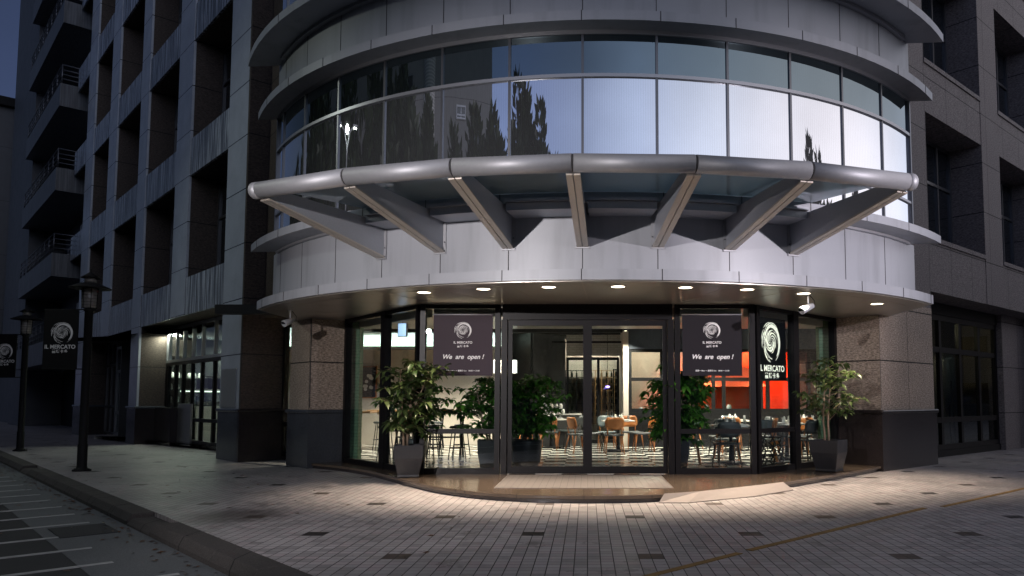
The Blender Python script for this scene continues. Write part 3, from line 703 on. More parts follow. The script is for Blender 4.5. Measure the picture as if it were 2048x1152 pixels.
for t in RIBS:
    ax = Vector((math.cos(R_(t)), math.sin(R_(t)), 0)); hw = .055
    o_, i_ = P(RO - .06, t, 0), P(7.205, t, 0)
    prof = [(o_, 3.93), (o_, 4.08), (i_, 4.05), (i_, 3.53)]
    vs = [q + Vector((0, 0, z)) + ax * s_ for s_ in (-hw, hw) for q, z in prof]
    b = MB(); b.add(vs, [(0, 1, 2, 3), (7, 6, 5, 4), (0, 4, 5, 1), (1, 5, 6, 2), (2, 6, 7, 3), (3, 7, 4, 0)]); rib = b.build('rib', 'rib', CN)
    # bottom flange in two strips with a groove
    b = MB()
    for s0, s1 in ((-.082, -.006), (.006, .082)):
        vs = [q + Vector((0, 0, z + dz)) + ax * s_ for s_ in (s0, s1) for q, z, dz in ((o_, 3.93, -.022), (o_, 3.93, 0), (i_, 3.53, 0), (i_, 3.53, -.022))]
        b.add(vs, [(0, 1, 2, 3), (7, 6, 5, 4), (0, 4, 5, 1), (1, 5, 6, 2), (2, 6, 7, 3), (3, 7, 4, 0)])
    b.build('flange', 'ribedge', rib)
    b = MB(); q = P(7.212, t, 3.77); b.cbox(q, (.20, .016, .56), R_(t)); b.build('mounting_plate', 'alu', rib)
    b = MB()
    for zz in (3.53, 3.66, 3.98):
        for s_ in (-.082, .082): c0 = P(7.215, t, zz) + ax * s_; out = Vector((math.sin(R_(t)), -math.cos(R_(t)), 0)); b.tube([c0, c0 + out * .022], .011, 6)
    b.build('bolts', 'mull', rib)
for i in range(6):
    t0, t1 = RIBS[i], RIBS[i + 1]
    q = [P(RO, t0, 4.085), P(RO, t1, 4.085), P(7.55, t1, 4.215), P(7.55, t0, 4.215)]
    up_ = Vector((0, 0, .012)); b = MB()
    b.add([v - up_ for v in q] + [v + up_ for v in q], [(3, 2, 1, 0), (4, 5, 6, 7), (0, 1, 5, 4), (1, 2, 6, 5), (2, 3, 7, 6), (3, 0, 4, 7)])
    b.build('glass_panel', 'cglass', CN)
    e = .75; g = MB(); g.arc(DC, 7.2, 7.66, 3.95, 4.05, t0 + e, t1 - e, 6, False); g.arc(DC, 7.5, 7.70, 4.058, 4.10, t0 + e, t1 - e, 6, False); g.build('gutter_box', 'rib', CN)

# ------------------------------------------------------------------ shop front
SF = thing('shop_front', 'dark framed glass shop front with double entrance doors under the curved bay', 'shop front', (0, 0, 0))
y0 = 12.82; ZF = .1; ZH = 2.985
b = MB(); b.box(-1.45, 1.45, y0 - .09, y0 + .12, 2.72, ZH); b.build('door_header', 'blackframe', SF)
for x in (-1.42, 1.42):
    MB().box(x - .05, x + .05, y0 - .08, y0 + .1, ZF, 2.72).build('post', 'blackframe', SF)
for sx in (-1, 1):
    d = MB(); x0, x1 = (-1.36, -.0) if sx < 0 else (0.0, 1.36)
    d.box(x0, x0 + .075, y0 - .025, y0 + .025, ZF + .01, 2.715); d.box(x1 - .075, x1, y0 - .025, y0 + .025, ZF + .01, 2.715)
    d.box(x0 + .075, x1 - .075, y0 - .025, y0 + .025, ZF + .01, ZF + .13); d.box(x0 + .075, x1 - .075, y0 - .025, y0 + .025, 2.62, 2.715)
    do = d.build('door', 'blackframe', SF)
    MB().box(x0 + .07, x1 - .07, y0 - .005, y0 + .005, ZF + .12, 2.63).build('pane', 'glass', do)
def panel(p, q, name='side_panel', transom=True, top=ZH, fr='blackframe', mids=()):
    b = MB(); p, q = Vector(p), Vector(q); d = (q - p).normalized(); L = (q - p).length
    b.seg(p, p + d * .09, .13, ZF, top); b.seg(q - d * .09, q, .13, ZF, top)
    b.seg(p + d * .09, q - d * .09, .10, ZF, ZF + .10); b.seg(p + d * .09, q - d * .09, .10, top - .07, top)
    if transom: b.seg(p + d * .09, q - d * .09, .08, .78, .86)
    for m_ in mids: b.seg(p + d * (L * m_ - .05), p + d * (L * m_ + .05), .12, ZF + .1, top - .07)
    o = b.build(name, fr, SF); MB().seg(p + d * .05, q - d * .05, .01, ZF + .05, top - .05).build('pane', 'glass', o)
panel((-2.86, y0), (-1.49, y0)); panel((1.49, y0), (2.86, y0))
panel((2.86, y0 + .02), (3.80, 13.80)); panel((3.80, 13.80), (4.93, 14.98), transom=False)
panel((-2.86, y0 + .02), (-3.72, 13.80), transom=False); panel((-3.72, 13.80), (-4.88, 15.2), transom=False)
panel((-5.62, 16.22), (-6.93, 17.12), top=3.4)

# ------------------------------------------------------------------ logo and lettering
def swirl(rs=11, small=False):
    """galaxy-like brush swirl, radius 1, in the x-z plane; list of (verts, faces)"""
    rnd = random.Random(rs); V = []; F = []
    def stroke(fr, ft, w0, n=16, jag=.0):
        o = len(V)
        for i in range(n + 1):
            t = i / n; r = fr(t); th = ft(t); wd = w0 * math.sin(math.pi * min(1, max(0, .03 + .94 * t))) ** .7 * (1 + jag * (rnd.random() - .5))
            for s in (-.5, .5): V.append(((r + s * wd) * math.sin(th), 0, (r + s * wd) * math.cos(th)))
        for i in range(n): F.append((o + 2 * i, o + 2 * i + 1, o + 2 * i + 3, o + 2 * i + 2))
    # thick outer crescent sweeping clockwise from upper left to a tapering tail at lower right
    stroke(lambda t: .66 + .26 * t, lambda t: R_(-75 + 215 * t), .19, 34, .2)
    stroke(lambda t: .90 + .12 * t, lambda t: R_(35 + 118 * t), .06, 24, .3)
    stroke(lambda t: .80 + .16 * t, lambda t: R_(-70 + 120 * t), .05, 24, .5)
    # spiral arms running from the eye outward
    for arm in range(7):
        a0 = arm * 360 / 7
        stroke(lambda t: .05 + .52 * t ** .9, lambda t: R_(a0 + 175 * t), .065 + .02 * (arm % 2), 22, .35)
    for i in range(16 if small else 34):
        r0 = .18 + .42 * rnd.random(); a = rnd.uniform(0, 360); L = rnd.uniform(25, 60)
        stroke(lambda t: r0 + .14 * t, lambda t: R_(a + L * t), rnd.uniform(.02, .045), 8, .5)
    for i in range(24):
        r0 = rnd.uniform(.74, 1.05); a = rnd.uniform(170, 325); L = rnd.uniform(14, 46)
        stroke(lambda t: r0 - .08 * t, lambda t: R_(a + L * t), rnd.uniform(.02, .05), 7, .5)
    return V, F
SW = swirl()
def place(obj, mt): obj.matrix_world = mt
def logo(name, parent, cx, y, cz, rad, m, sx=1):
    V, F = SW; b = MB(); b.add([(cx + v[0] * rad * sx, y, cz + v[2] * rad) for v in V], F)
    o = b.build(name, m, parent); s = o.modifiers.new('thick', 'SOLIDIFY'); s.thickness = .0015; return o
def text(name, body, size, parent, loc, m, shear=0, spacing=1.0, stretch=1.0):
    cu = bpy.data.curves.new(name, 'FONT'); cu.body = body; cu.size = size; cu.align_x = 'CENTER'; cu.align_y = 'CENTER'
    cu.shear = shear; cu.space_character = spacing; cu.extrude = .0008; cu.offset = size * .022
    t = bpy.data.objects.new(name, cu); COL.objects.link(t); bpy.context.view_layer.update()
    dg = bpy.context.evaluated_depsgraph_get(); me = bpy.data.meshes.new_from_object(t.evaluated_get(dg))
    bpy.data.objects.remove(t); bpy.data.curves.remove(cu)
    me.transform(Matrix.Rotation(R_(90), 4, 'X') @ Matrix.Scale(stretch, 4, (1, 0, 0))); me.materials.clear(); me.materials.append(M[m])
    o = bpy.data.objects.new(name, me); COL.objects.link(o); o.parent = parent; o.location = loc; return o
def poster(loc, rz, label, m):
    t = thing('window_banner', label, 'banner', loc, rz, 'opening hours banners hung in the shop windows')
    MB().box(-.505, .505, -.006, .006, 0, 1.04).build('sheet', m, t)
    MB().tube([(-.52, 0, 1.045), (.52, 0, 1.045)], .012, 8).build('rail', 'alu', t)
    logo('emblem', t, .0, -.008, .78, .145, 'ink')
    text('lettering', 'IL MERCATO', .056, t, (0, -.008, .565), 'ink'); text('lettering', '義瑪卡多', .045, t, (0, -.008, .50), 'ink', spacing=1.25)
    text('lettering', 'We  are  open !', .108, t, (0, -.008, .32), 'ink', shear=.28)
    text('lettering', '星期一 Mon ～ 星期日 Sun    08:00 ～ 21:00', .031, t, (0, -.008, .085), 'ink')
    return t
poster((-2.12, y0 - .085, 1.76), 0, 'plum coloured We are open banner on the left window beside the doors', 'poster2')
poster((2.12, y0 - .085, 1.76), 0, 'black We are open banner on the right window in front of the red kitchen', 'poster')
ang = math.atan2(13.80 - 12.84, 3.80 - 2.86)
bx = thing('illuminated_sign', 'black lightbox sign with large glowing swirl in the angled right window', 'sign', (3.375, 13.365, 1.70), ang)
MB().box(-.50, .50, .10, .17, 0, 1.12).build('box', 'black', bx)
logo('emblem', bx, -.02, .094, .70, .37, 'inklit', .85); text('lettering', 'IL MERCATO', .15, bx, (0, .094, .21), 'inklit'); text('lettering', '義瑪卡多', .11, bx, (0, .094, .075), 'inklit', spacing=1.3)

# ------------------------------------------------------------------ downlights under the curved soffit
dls = [(-2.48, 11.29), (-1.53, 10.94), (-.56, 10.75), (.44, 10.70), (1.42, 10.79), (2.36, 10.99), (3.31, 11.40), (4.91, 12.64)]
names = ['leftmost', 'second from the left', 'third from the left', 'fourth from the left', 'fifth from the left', 'sixth from the left', 'seventh from the left, beside the hanging spotlight', 'rightmost, alone above the stone pier']
DLW = [430, 430, 400, 390, 400, 400, 320, 520]
for (x, y), nm, wt in zip(dls, names, DLW):
    t = thing('downlight', 'round lit recessed downlight in the curved soffit, ' + nm, 'light', (x, y, 2.985), 0, 'round downlights in the curved soffit')
    MB().lathe([(.10, 0), (.10, -.012), (.115, -.012), (.118, 0)], 28, cap=False).build('ring', 'alu', t)
    MB().lathe([(.001, -.009), (.099, -.009), (.099, -.002)], 28).build('diffuser', 'lamp_on', t)
    light('downlight_lamp', 'SPOT', (0, 0, -.05), wt, (1.0, .80, .60), .05, t, None, {320: 80, 520: 98}.get(wt, 86), 1.0)
# hanging spotlights
def cctv(loc, rz, label):
    t = thing('spotlight', label, 'spotlight', loc, rz)
    MB().lathe([(.05, -.012), (.05, 0)], 16).build('base', 'white_paint', t)
    MB().tube([(0, 0, -.01), (0, 0, -.14), (.02, 0, -.16)], .012, 8).build('arm', 'white_paint', t)
    b = MB().tube([(-.12, .02, -.26), (-.09, .02, -.245), (.09, 0, -.17)], [.062, .062, .042], 16); b.build('head', 'white_paint', t)
    MB().tube([(-.1215, .02, -.2605), (-.1225, .02, -.2615)], .052, 16).build('lens', 'winglass', t)
    MB().tube([(.08, 0, -.17), (.13, 0, -.20), (.13, 0, -.10), (.03, .0, -.004)], .006, 6).build('cable', 'black', t)
cctv((3.42, 11.55, 2.985), R_(25), 'white spotlight hanging from the soffit above the right window')
cctv((-5.42, 13.6, 2.985), R_(60), 'small white spotlight hanging from the soffit by the left pier')
ex = thing('exit_sign', 'pale blue lit exit sign hanging behind the left glass', 'sign', (-3.55, 14.35, 2.56), R_(-20))
MB().box(-.10, .10, -.02, .02, 0, .27).build('box', 'steel', ex); MB().box(-.085, .085, -.024, -.021, .015, .255).build('face', 'cold_on', ex)
MB().tube([(0, 0, .27), (0, 0, .8)], .008, 6).build('rod', 'black', ex)

# ------------------------------------------------------------------ interior shell
INT = [(-4.9, 15.1), (-3.7, 13.7), (-2.84, 12.76), (2.84, 12.76), (3.8, 13.72), (4.9, 14.9), (9.5, 19.5), (9.5, 27), (-17, 27), (-17, 22.9), (-13, 22.5)]
b = MB(); p1 = [tuple((ML @ Vector((-.05, .9, 0))).xy), tuple((ML @ Vector((-13.3, .95, 0))).xy)]
poly = [(-4.9, 15.3), (-3.72, 13.8), (-2.86, 12.80), (2.86, 12.80), (3.8, 13.75), (4.93, 14.95), (8.6, 19.2), (9.6, 22.6), (9.6, 26), (-17, 26), p1[1], p1[0], (-6.2, 16.9)]
b.prism(poly, .02, .104); struct(b.build('shop_floor', 'checker'))
b = MB(); b.prism([(-5.5, 17.1), (-5.0, 16.2), (4.9, 16.2), (8.6, 20.2), (9.6, 22.6), (9.6, 26), (-18, 26), p1[1], p1[0]], 3.4, 3.5)
b.prism([(-4.7, 15.3), (-3.7, 13.95), (-2.86, 13.0), (2.86, 13.0), (3.8, 13.95), (4.8, 15.0), (4.9, 16.19), (-5.0, 16.19)], 3.4, 3.5); tag(b.build('shop_ceiling', 'ceil'), 'matt black painted ceiling above the dining room', 'ceiling')
def wall(name, m, label, *segs, cat='wall', group=None):
    b = MB()
    for (p, q, wd, z0, z1) in segs: b.seg(p, q, wd, z0, z1)
    return tag(b.build(name, m), label, cat, group)
wall('bulkhead', 'cream', 'pale bulkhead running above the glass just inside the shop front', ((-2.7, 13.15), (2.7, 13.15), .1, 2.82, 2.97), ((2.8, 13.2), (4.7, 15.05), .1, 2.82, 2.97), ((-2.8, 13.25), (-4.6, 15.2), .1, 2.82, 2.97))
wall('brick_column', 'greenbrick', 'green painted brick column inside the left end of the glass', ((-4.86, 15.5), (-4.68, 15.5), .24, .1, 3.4), cat='column')
wall('brick_column', 'greenbrick', 'green painted brick column inside the right end of the glass', ((4.68, 15.22), (4.88, 15.22), .2, .1, 3.4), cat='column')
wall('plaster_wall', 'cream', 'cream plaster wall with a picture at the back left of the dining room', ((-9.5, 21.2), (-2.25, 21.2), .15, .1, 2.76))
cv = thing('light_cove', 'glowing pale green light cove above the cream wall', 'light cove', (0, 0, 0))
MB().box(-9.5, -2.25, 20.95, 21.3, 2.78, 2.85).build('shelf', 'white_paint', cv)
MB().box(-9.5, -2.25, 21.25, 21.3, 2.85, 3.4).build('back_panel', 'white_paint', cv)
MB().box(-9.4, -2.35, 21.0, 21.06, 2.855, 2.885).build('led_strip', 'green_on', cv)
light('cove_lamp', 'AREA', (-5.8, 21.03, 2.90), 95, (.86, 1.0, .82), (7.0, .06), cv, (-5.8, 21.2, 3.4))
wall('dark_block', 'greywall', 'dark grey boxed column standing in the middle of the dining room', ((-2.35, 21.95), (-1.58, 21.3), .12, .1, 3.25), ((-1.58, 21.3), (-.68, 21.95), .12, .1, 3.25), cat='column')
wall('brick_wall', 'whitebrick', 'white painted brick wall above the wine room doors', ((-.62, 22.0), (1.0, 22.0), .15, 2.65, 3.4))
wall('white_post', 'cream', 'narrow white post between the wine room and the kitchen window', ((.96, 20.2), (1.10, 20.2), .14, .1, 3.2), cat='column')
wr = thing('wine_room_front', 'black framed glass doors to the wine room', 'glass doors', (0, 22.0, .1))
b = MB()
for x in (-.62, -.1, .28, .86): b.box(x, x + .07, -.04, .04, 0, 2.5)
b.box(-.55, .93, -.04, .04, 2.42, 2.5); b.box(-.55, .93, -.035, .035, 0, .1); b.build('frame', 'black', wr); MB().box(-.6, .93, -.004, .004, .05, 2.45).build('pane', 'glass', wr)
wall('plaster_wall', 'warm', 'cream back wall of the wine room', ((-2.5, 24.5), (1.2, 24.5), .1, .1, 3.4))
wk0 = None
for i, (x, y, lb) in enumerate([(-.35, 23.9, 'bright bottle rack seen through the left wine room pane'), (.45, 23.9, 'tall bottle rack seen through the middle of the wine room doors'), (.95, 23.0, 'narrow dark bottle rack at the right of the wine room')]):
    t = thing('wine_rack', lb, 'rack', (x, y, .1), 0, 'bottle racks in the wine room'); wd = (.7, .8, .3)[i]
    b = MB()
    for k in range(5): b.box(-wd / 2 + wd * k / 4 - .012, -wd / 2 + wd * k / 4 + .012, 0, .25, .5, 2.2)
    for k in range(9): b.box(-wd / 2, wd / 2, .003, .247, .5 + .21 * k, .515 + .21 * k)
    b.build('frame', 'tablewood' if i == 1 else 'black', t)
    b = MB(); rr = random.Random(i)
    for k in range(8):
        for j in range(5 if wd > .5 else 2):
            if rr.random() < .75:
                xx = -wd / 2 + wd * (j + .5) / (5 if wd > .5 else 2); b.lathe([(.03, .52 + .21 * k), (.03, .63 + .21 * k), (.012, .66 + .21 * k), (.012, .70 + .21 * k)], 8, (xx, .12))
    b.build('bottles', 'bottle', t)
light('wine_room_lamp', 'POINT', (.1, 23.2, 3.0), 150, (1.0, .88, .72), .08)
# kitchen window wall
kw = thing('kitchen_partition', 'black framed kitchen window wall with slate lintel across the right', 'partition', (0, 20.2, 0))
MB().box(1.10, 8.5, -.08, .08, 2.72, 3.4).build('lintel', 'slate', kw)
MB().box(1.10, 8.5, -.10, .10, .1, 1.02).build('base', 'black', kw)
b = MB()
for x in (1.10, 1.96, 2.78, 3.34, 3.62, 4.62, 4.80, 5.9, 6.6): b.box(x, x + .085, -.06, .06, 1.02, 2.72)
b.box(1.12, 8.5, -.055, .055, 2.64, 2.72); b.box(1.12, 8.5, -.055, .055, 1.86, 1.95); b.box(1.12, 8.5, -.058, .058, 1.02, 1.12); b.build('frame', 'black', kw)
MB().box(1.12, 8.5, -.005, .005, 1.05, 2.7).build('pane', 'glass', kw)
wall('kitchen_wall', 'warm', 'pinkish cream back wall of the kitchen', ((1.0, 23.6), (3.3, 23.6), .1, .1, 3.4), ((1.0, 20.4), (1.0, 23.6), .1, .1, 3.4))
wall('kitchen_wall', 'redwall', 'bright red lit wall at the back of the kitchen', ((3.3, 23.3), (6.2, 23.3), .1, .1, 3.4))
wall('kitchen_wall', 'greywall', 'grey end wall at the far right of the kitchen', ((6.2, 22.6), (9.5, 22.6), .1, .1, 3.4))
kc = thing('kitchen_counter', 'long dark kitchen counter behind the windows with steel top', 'counter', (0, 21.3, .1))
MB().box(1.2, 6.0, -.3, .3, 0, .86).build('cabinet', 'black', kc); MB().box(1.18, 6.02, -.33, .33, .86, .91).build('worktop', 'steel', kc)
hd = thing('extractor_hood', 'sloping red lit extractor hood over the kitchen range', 'hood', (4.3, 22.6, 1.75))
b = MB(); b.add([(-1.0, -.4, 0), (1.0, -.4, 0), (1.0, .5, 0), (-1.0, .5, 0), (-.5, .1, .6), (.5, .1, .6), (.5, .5, .6), (-.5, .5, .6)], [(3, 2, 1, 0), (4, 5, 6, 7), (0, 1, 5, 4), (1, 2, 6, 5), (2, 3, 7, 6), (3, 0, 4, 7)]); b.build('canopy', 'steel', hd)
MB().box(-.3, .3, .12, .48, .6, 1.6).build('duct', 'steel', hd)
light('kitchen_red_lamp', 'SPOT', (3.7, 21.6, 2.9), 900, (1.0, .10, .03), .08, None, (4.1, 23.3, 1.4), 110, .5)
light('kitchen_red_lamp', 'SPOT', (5.3, 21.6, 2.9), 700, (1.0, .12, .04), .08, None, (5.3, 23.3, 1.5), 110, .5)
light('kitchen_lamp', 'POINT', (1.9, 22.2, 3.0), 190, (1.0, .78, .58), .12)
rr = random.Random(3)
for i in range(7):
    x = 1.5 + i * .62; hh = rr.uniform(.10, .28)
    tag(MB().lathe([(.06, 0), (.075, .02), (.07, hh * .7), (.04, hh), (.035, hh)], 14).build('kitchen_pot', ('steel', 'porcelain', 'orange')[i % 3]), 'small pot or jar standing on the kitchen counter behind glass', 'pot', 'pots on the kitchen counter').location = (x, 21.15, 1.012)
# left interior: picture, door, wine lettering free
pc = thing('picture', 'dark framed picture on the cream wall at the left', 'picture', (-6.15, 21.08, 1.85))
MB().box(-.24, .24, -.03, .03, -.45, .45).build('frame', 'wood', pc); MB().box(-.21, .21, -.034, -.031, -.42, .42).build('canvas', 'blackboard', pc)
rr = random.Random(5); bs_ = MB()
for i in range(10): bs_.lathe([(.02 + .03 * rr.random(), 0), (.05, .02), (.03, .05)], 8, (rr.uniform(-.1, .12), rr.uniform(-.2, .2)))
bs_2 = MB(); bs_2.add([(v[0], -.036 - v[2] * .1, v[1]) for v in bs_.v], bs_.f); bs_2.build('blossom', 'porcelain', pc)
# shop counter, shelves and menu seen through the first street window
def LWP(x, y, z): return ML @ Vector((x, y, z))
sh = thing('shelf_rack', 'black metal shelf rack stacked with white jars behind the street window', 'shelf', LWP(-9.65, 1.38, .1), AL - R_(62))
b = MB()
for x in (-.9, -.3, .3, .9): b.box(x - .02, x + .02, -.2, .2, 0, 1.95)
for z in (.5, 1.15, 1.55, 1.92): b.box(-.9, .9, -.198, .198, z, z + .03)
b.build('frame', 'black', sh); b = MB(); rr = random.Random(9)
for z in (.53, 1.18, 1.58, 1.95):
    for i in range(8):
        if rr.random() < .8: b.lathe([(.06, z), (.07, z + .04), (.06, z + .16), (.03, z + .2)], 10, (-.8 + .22 * i, 0))
b.build('jars', 'porcelain', sh)
dc = thing('display_case', 'lit glass display case of cakes behind the street window', 'display case', LWP(-8.3, 2.08, .1), AL - R_(62))
MB().box(-1.1, 1.1, -.35, .35, 0, 1.05).build('base', 'steel', dc); MB().box(-1.1, 1.1, -.35, .35, 1.55, 1.59).build('top', 'steel', dc)
MB().box(-1.09, 1.09, -.345, -.335, 1.05, 1.55).build('pane', 'glass', dc); MB().box(-1.08, 1.08, -.3, -.26, 1.50, 1.54).build('led_strip', 'green_on', dc)
b = MB(); rr = random.Random(4)
for i in range(22): b.lathe([(.05, 1.10), (.05, 1.16 + .05 * rr.random())], 10, (-1 + .095 * i, rr.uniform(-.1, .2)))
b.build('cakes', 'cream', dc)
cm = thing('coffee_machine', 'black espresso machine with white cups on top of the display case', 'coffee machine', LWP(-8.5, 2.0, 1.69), AL - R_(62))
MB().box(-.35, .35, -.22, .22, 0, .36).build('body', 'black', cm, bevel=.02)
b = MB()
for i in range(12): b.lathe([(.02, .36), (.035, .42), (.036, .43)], 10, (-.3 + .055 * i, 0))
b.build('cups', 'porcelain', cm)
wall('plaster_wall', 'cream', 'cream back wall behind the cake counter', tuple([tuple(LWP(-13.2, 4.6, 0).xy), tuple(LWP(-2.6, 4.6, 0).xy), .1, .1, 3.4]))
tag(MB().cbox(LWP(-11.2, 2.6, 2.45), (3.2, .05, .55), AL - R_(90)).build('menu_board', 'blackboard'), 'long black menu board hung above the cake counter', 'menu board')
wall('cream_bulkhead', 'cream', 'lit cream bulkhead over the menu board', tuple([tuple(LWP(-11.0, .95, 0).xy), tuple(LWP(-11.0, 4.5, 0).xy), .1, 2.85, 3.4]))
light('counter_lamp', 'AREA', LWP(-9.2, 2.2, 3.38), 300, (.92, 1.0, .80), (3.5, .3), None, LWP(-8.6, 2.4, 0))
wall('party_wall', 'cream', 'cream wall closing the cake shop at its far side', tuple([tuple(LWP(-13.2, .9, 0).xy), tuple(LWP(-13.2, 4.6, 0).xy), .1, .1, 3.4]))
wall('back_wall', 'greywall', 'dark back wall of the whole shop', ((-16, 25.8), (9.6, 25.8), .2, 0, 3.5), ((9.5, 22.6), (9.5, 25.8), .2, 0, 3.5))
# brewing room behind the right wing window
RP = lambda x, y, z: MR @ Vector((x, y, z))
wall('brew_room_wall', 'warm', 'dim tan wall behind the window of the right wing', tuple([tuple(RP(2.45, 2.1, 0).xy), tuple(RP(9.5, 2.1, 0).xy), .1, 0, 3.6]), tuple([tuple(RP(2.5, .95, 0).xy), tuple(RP(2.5, 2.05, 0).xy), .1, 0, 3.6]), tuple([tuple(RP(9.5, .9, 0).xy), tuple(RP(9.5, 2.1, 0).xy), .1, 0, 3.6]))
b = MB(); b.cbox(RP(6.0, 1.5, 3.62), (7.0, 1.2, .08), AR); tag(b.build('brew_room_ceiling', 'ceil'), 'dark ceiling over the room behind the right wing window', 'ceiling')
bt = thing('brewing_vessel', 'steel vessel with a conical bottom standing behind the right wing window', 'tank', RP(6.6, 1.5, .1), AR)
MB().lathe([(.02, .75), (.30, 1.65), (.30, 2.3), (.26, 2.42), (.05, 2.5)], 24).build('body', 'steel', bt)
b = MB()
for a in range(3): an = a * 2.1; b.tube([(.3 * math.cos(an), .3 * math.sin(an), 1.75), (.42 * math.cos(an), .42 * math.sin(an), 0)], .02, 6)
b.build('leg', 'black', bt)
bk = thing('metal_stand', 'spindly dark metal stand with a red box at its foot, behind the window', 'stand', RP(5.2, 1.4, .1), AR)
b = MB(); b.tube([(-.12, 0, 0), (.0, 0, 1.9)], .015, 6); b.tube([(.2, 0, 0), (.0, 0, 1.9)], .015, 6); b.tube([(-.25, 0, 2.2), (.3, 0, 2.2)], .02, 6); b.tube([(0, 0, 1.9), (0, 0, 2.2)], .015, 6); b.build('rods', 'black', bk)
MB().box(-.1, .25, -.12, .12, 0, .35).build('red_box', 'redwall', bk)
light('brew_room_lamp', 'POINT', RP(4.6, 1.45, 3.2), 60, (1.0, .82, .58), .08)

# ------------------------------------------------------------------ interior lamps
def tracklight(x, y, e, col=(1.0, .86, .68), on=True):
    t = thing('ceiling_spot', 'small black track spotlight under the dark dining room ceiling', 'spotlight', (x, y, 3.4), 0, 'track spotlights on the dining room ceiling')
    MB().tube([(0, 0, 0), (0, 0, -.12)], .01, 6).build('stem', 'black', t); MB().lathe([(.045, -.24), (.05, -.12), (.03, -.10)], 14).build('can', 'black', t)
    MB().lathe([(.001, -.2405), (.04, -.241)], 14).build('lens', 'lamp_on', t)
    light('ceiling_spot_lamp', 'SPOT', (0, 0, -.27), e * 10, col, .04, t, None, 125, .8)
for (x, y, e) in [(-3.4, 16.2, 110), (-1.2, 15.4, 90), (.5, 17.2, 120), (2.4, 15.6, 90), (3.9, 17.4, 110), (-4.6, 18.8, 120), (-2.6, 19.0, 110), (1.0, 19.6, 90), (3.2, 19.4, 90), (5.6, 18.6, 80), (1.7, 14.3, 26), (-1.3, 14.3, 26), (-3.0, 14.8, 30)]: tracklight(x, y, e)  # weakest spots near the doors are added to brighten the indoor plants
b = MB(); b.box(-6, 5, 17.4, 17.46, 3.30, 3.36); b.box(-6, 5, 19.2, 19.26, 3.30, 3.36); b.box(-1.0, 1.2, 21.0, 21.06, 2.95, 3.0)
tag(b.build('lighting_track', 'black'), 'black lighting tracks crossing under the dining room ceiling', 'track')
b = MB()
for i in range(7): b.box(-8 + i * .0, 6, 16.0 + i * 1.1, 16.25 + i * 1.1, 3.24 if i % 2 else 3.2, 3.398)
tag(b.build('ceiling_duct', 'ceil'), 'black ducts and beams under the dining room ceiling', 'duct')

# ------------------------------------------------------------------ tables and chairs
def make_chair(name, label, seatm, backm, legm, group):
    t = thing(name, label, 'chair', (0, 0, 0), 0, group)         # faces +Y, back at -Y
    b = MB(); n = 9; vs = []
    for j in range(5):
        for i in range(n): u = -1 + 2 * i / (n - 1); v = j / 4; vs.append((u * (.23 - .02 * v * v) * (1 - .06 * abs(u) * (1 - v)), -.20 + .42 * v, .445 + .012 * u * u - .015 * math.sin(v * 3.1)))
    fs = [(j * n + i, j * n + i + 1, (j + 1) * n + i + 1, (j + 1) * n + i) for j in range(4) for i in range(n - 1)]
    o = MB().add(vs, fs, True).build('seat', seatm, t); s = o.modifiers.new('thick', 'SOLIDIFY'); s.thickness = .035; s.offset = -1
    vs = []; 
    for j in range(6):
        v = j / 5; hw = .225 - .05 * (v - .55) ** 2 * 2 - (.035 if j == 5 else 0) - (.03 if j == 0 else 0)
        for i in range(n): u = -1 + 2 * i / (n - 1); vs.append((u * hw, -.235 - .06 * v + .07 * u * u, .56 + .28 * v))
    o = MB().add(vs, [(j * n + i, j * n + i + 1, (j + 1) * n + i + 1, (j + 1) * n + i) for j in range(5) for i in range(n - 1)], True).build('backrest', backm, t)
    s = o.modifiers.new('thick', 'SOLIDIFY'); s.thickness = .016; s.offset = 0
    for sx in (-1, 1):
        MB().tube([(sx * .17, .16, .43), (sx * .215, .22, 0)], [.021, .012], 8).build('leg', legm, t)
        MB().tube([(sx * .17, -.17, .43), (sx * .215, -.27, 0)], [.021, .012], 8).build('leg', legm, t)
        MB().tube([(sx * .16, -.18, .42), (sx * .175, -.225, .60)], [.018, .012], 8).build('back_support', legm, t)
    return t
def make_table(name, label, r, m, group, h=.75):
    t = thing(name, label, 'table', (0, 0, 0), 0, group)
    MB().lathe([(r - .01, h - .03), (r, h - .02), (r, h - .005), (r - .01, h)], 36).build('tabletop', m, t)
    MB().lathe([(.05, .03), (.045, .1), (.035, .3), (.035, h - .1), (.07, h - .03)], 16).build('pedestal', 'black', t)
    MB().lathe([(.27, 0), (.27, .02), (.08, .05)], 28).build('foot', 'black', t)
    return t
GC = 'dining chairs around the white tables'; GT = 'round white dining tables'
T = [(.75, 18.45, .42, 'round white table seen through the right door behind the walnut chair'),
     (-.95, 19.75, .40, 'small round white table beyond the left door'),
     (2.85, 15.0, .46, 'round white table nearest the right window beside the doors'),
     (4.25, 16.1, .45, 'round white table behind the angled right window near the lightbox'),
     (2.1, 18.9, .42, 'round white table between the right indoor plant and kitchen'),
     (3.6, 18.6, .45, 'round white table in front of the red kitchen'),
     (5.2, 18.3, .45, 'farthest right round white table near the green column')]
t0 = make_table('dining_table', T[0][3], 1.0, 'marble', GT)
tables = []
for i, (x, y, r, lb) in enumerate(T):
    o = t0 if i == 0 else dup(t0, label=lb)
    o.location = (x, y, .104); o.scale = (r, r, 1)
    for ch in o.children:
        if not ch.name.startswith('tabletop'): ch.scale = (1 / r, 1 / r, 1)
    tables.append(o)
wchair = make_chair('dining_chair', 'x', 'pad', 'wood', 'wood', GC)
dchair = make_chair('dining_chair', 'x', 'pad', 'pad', 'trunkdark', GC)
gchair = make_chair('dining_chair', 'x', 'greypad', 'greypad', 'wood', GC)
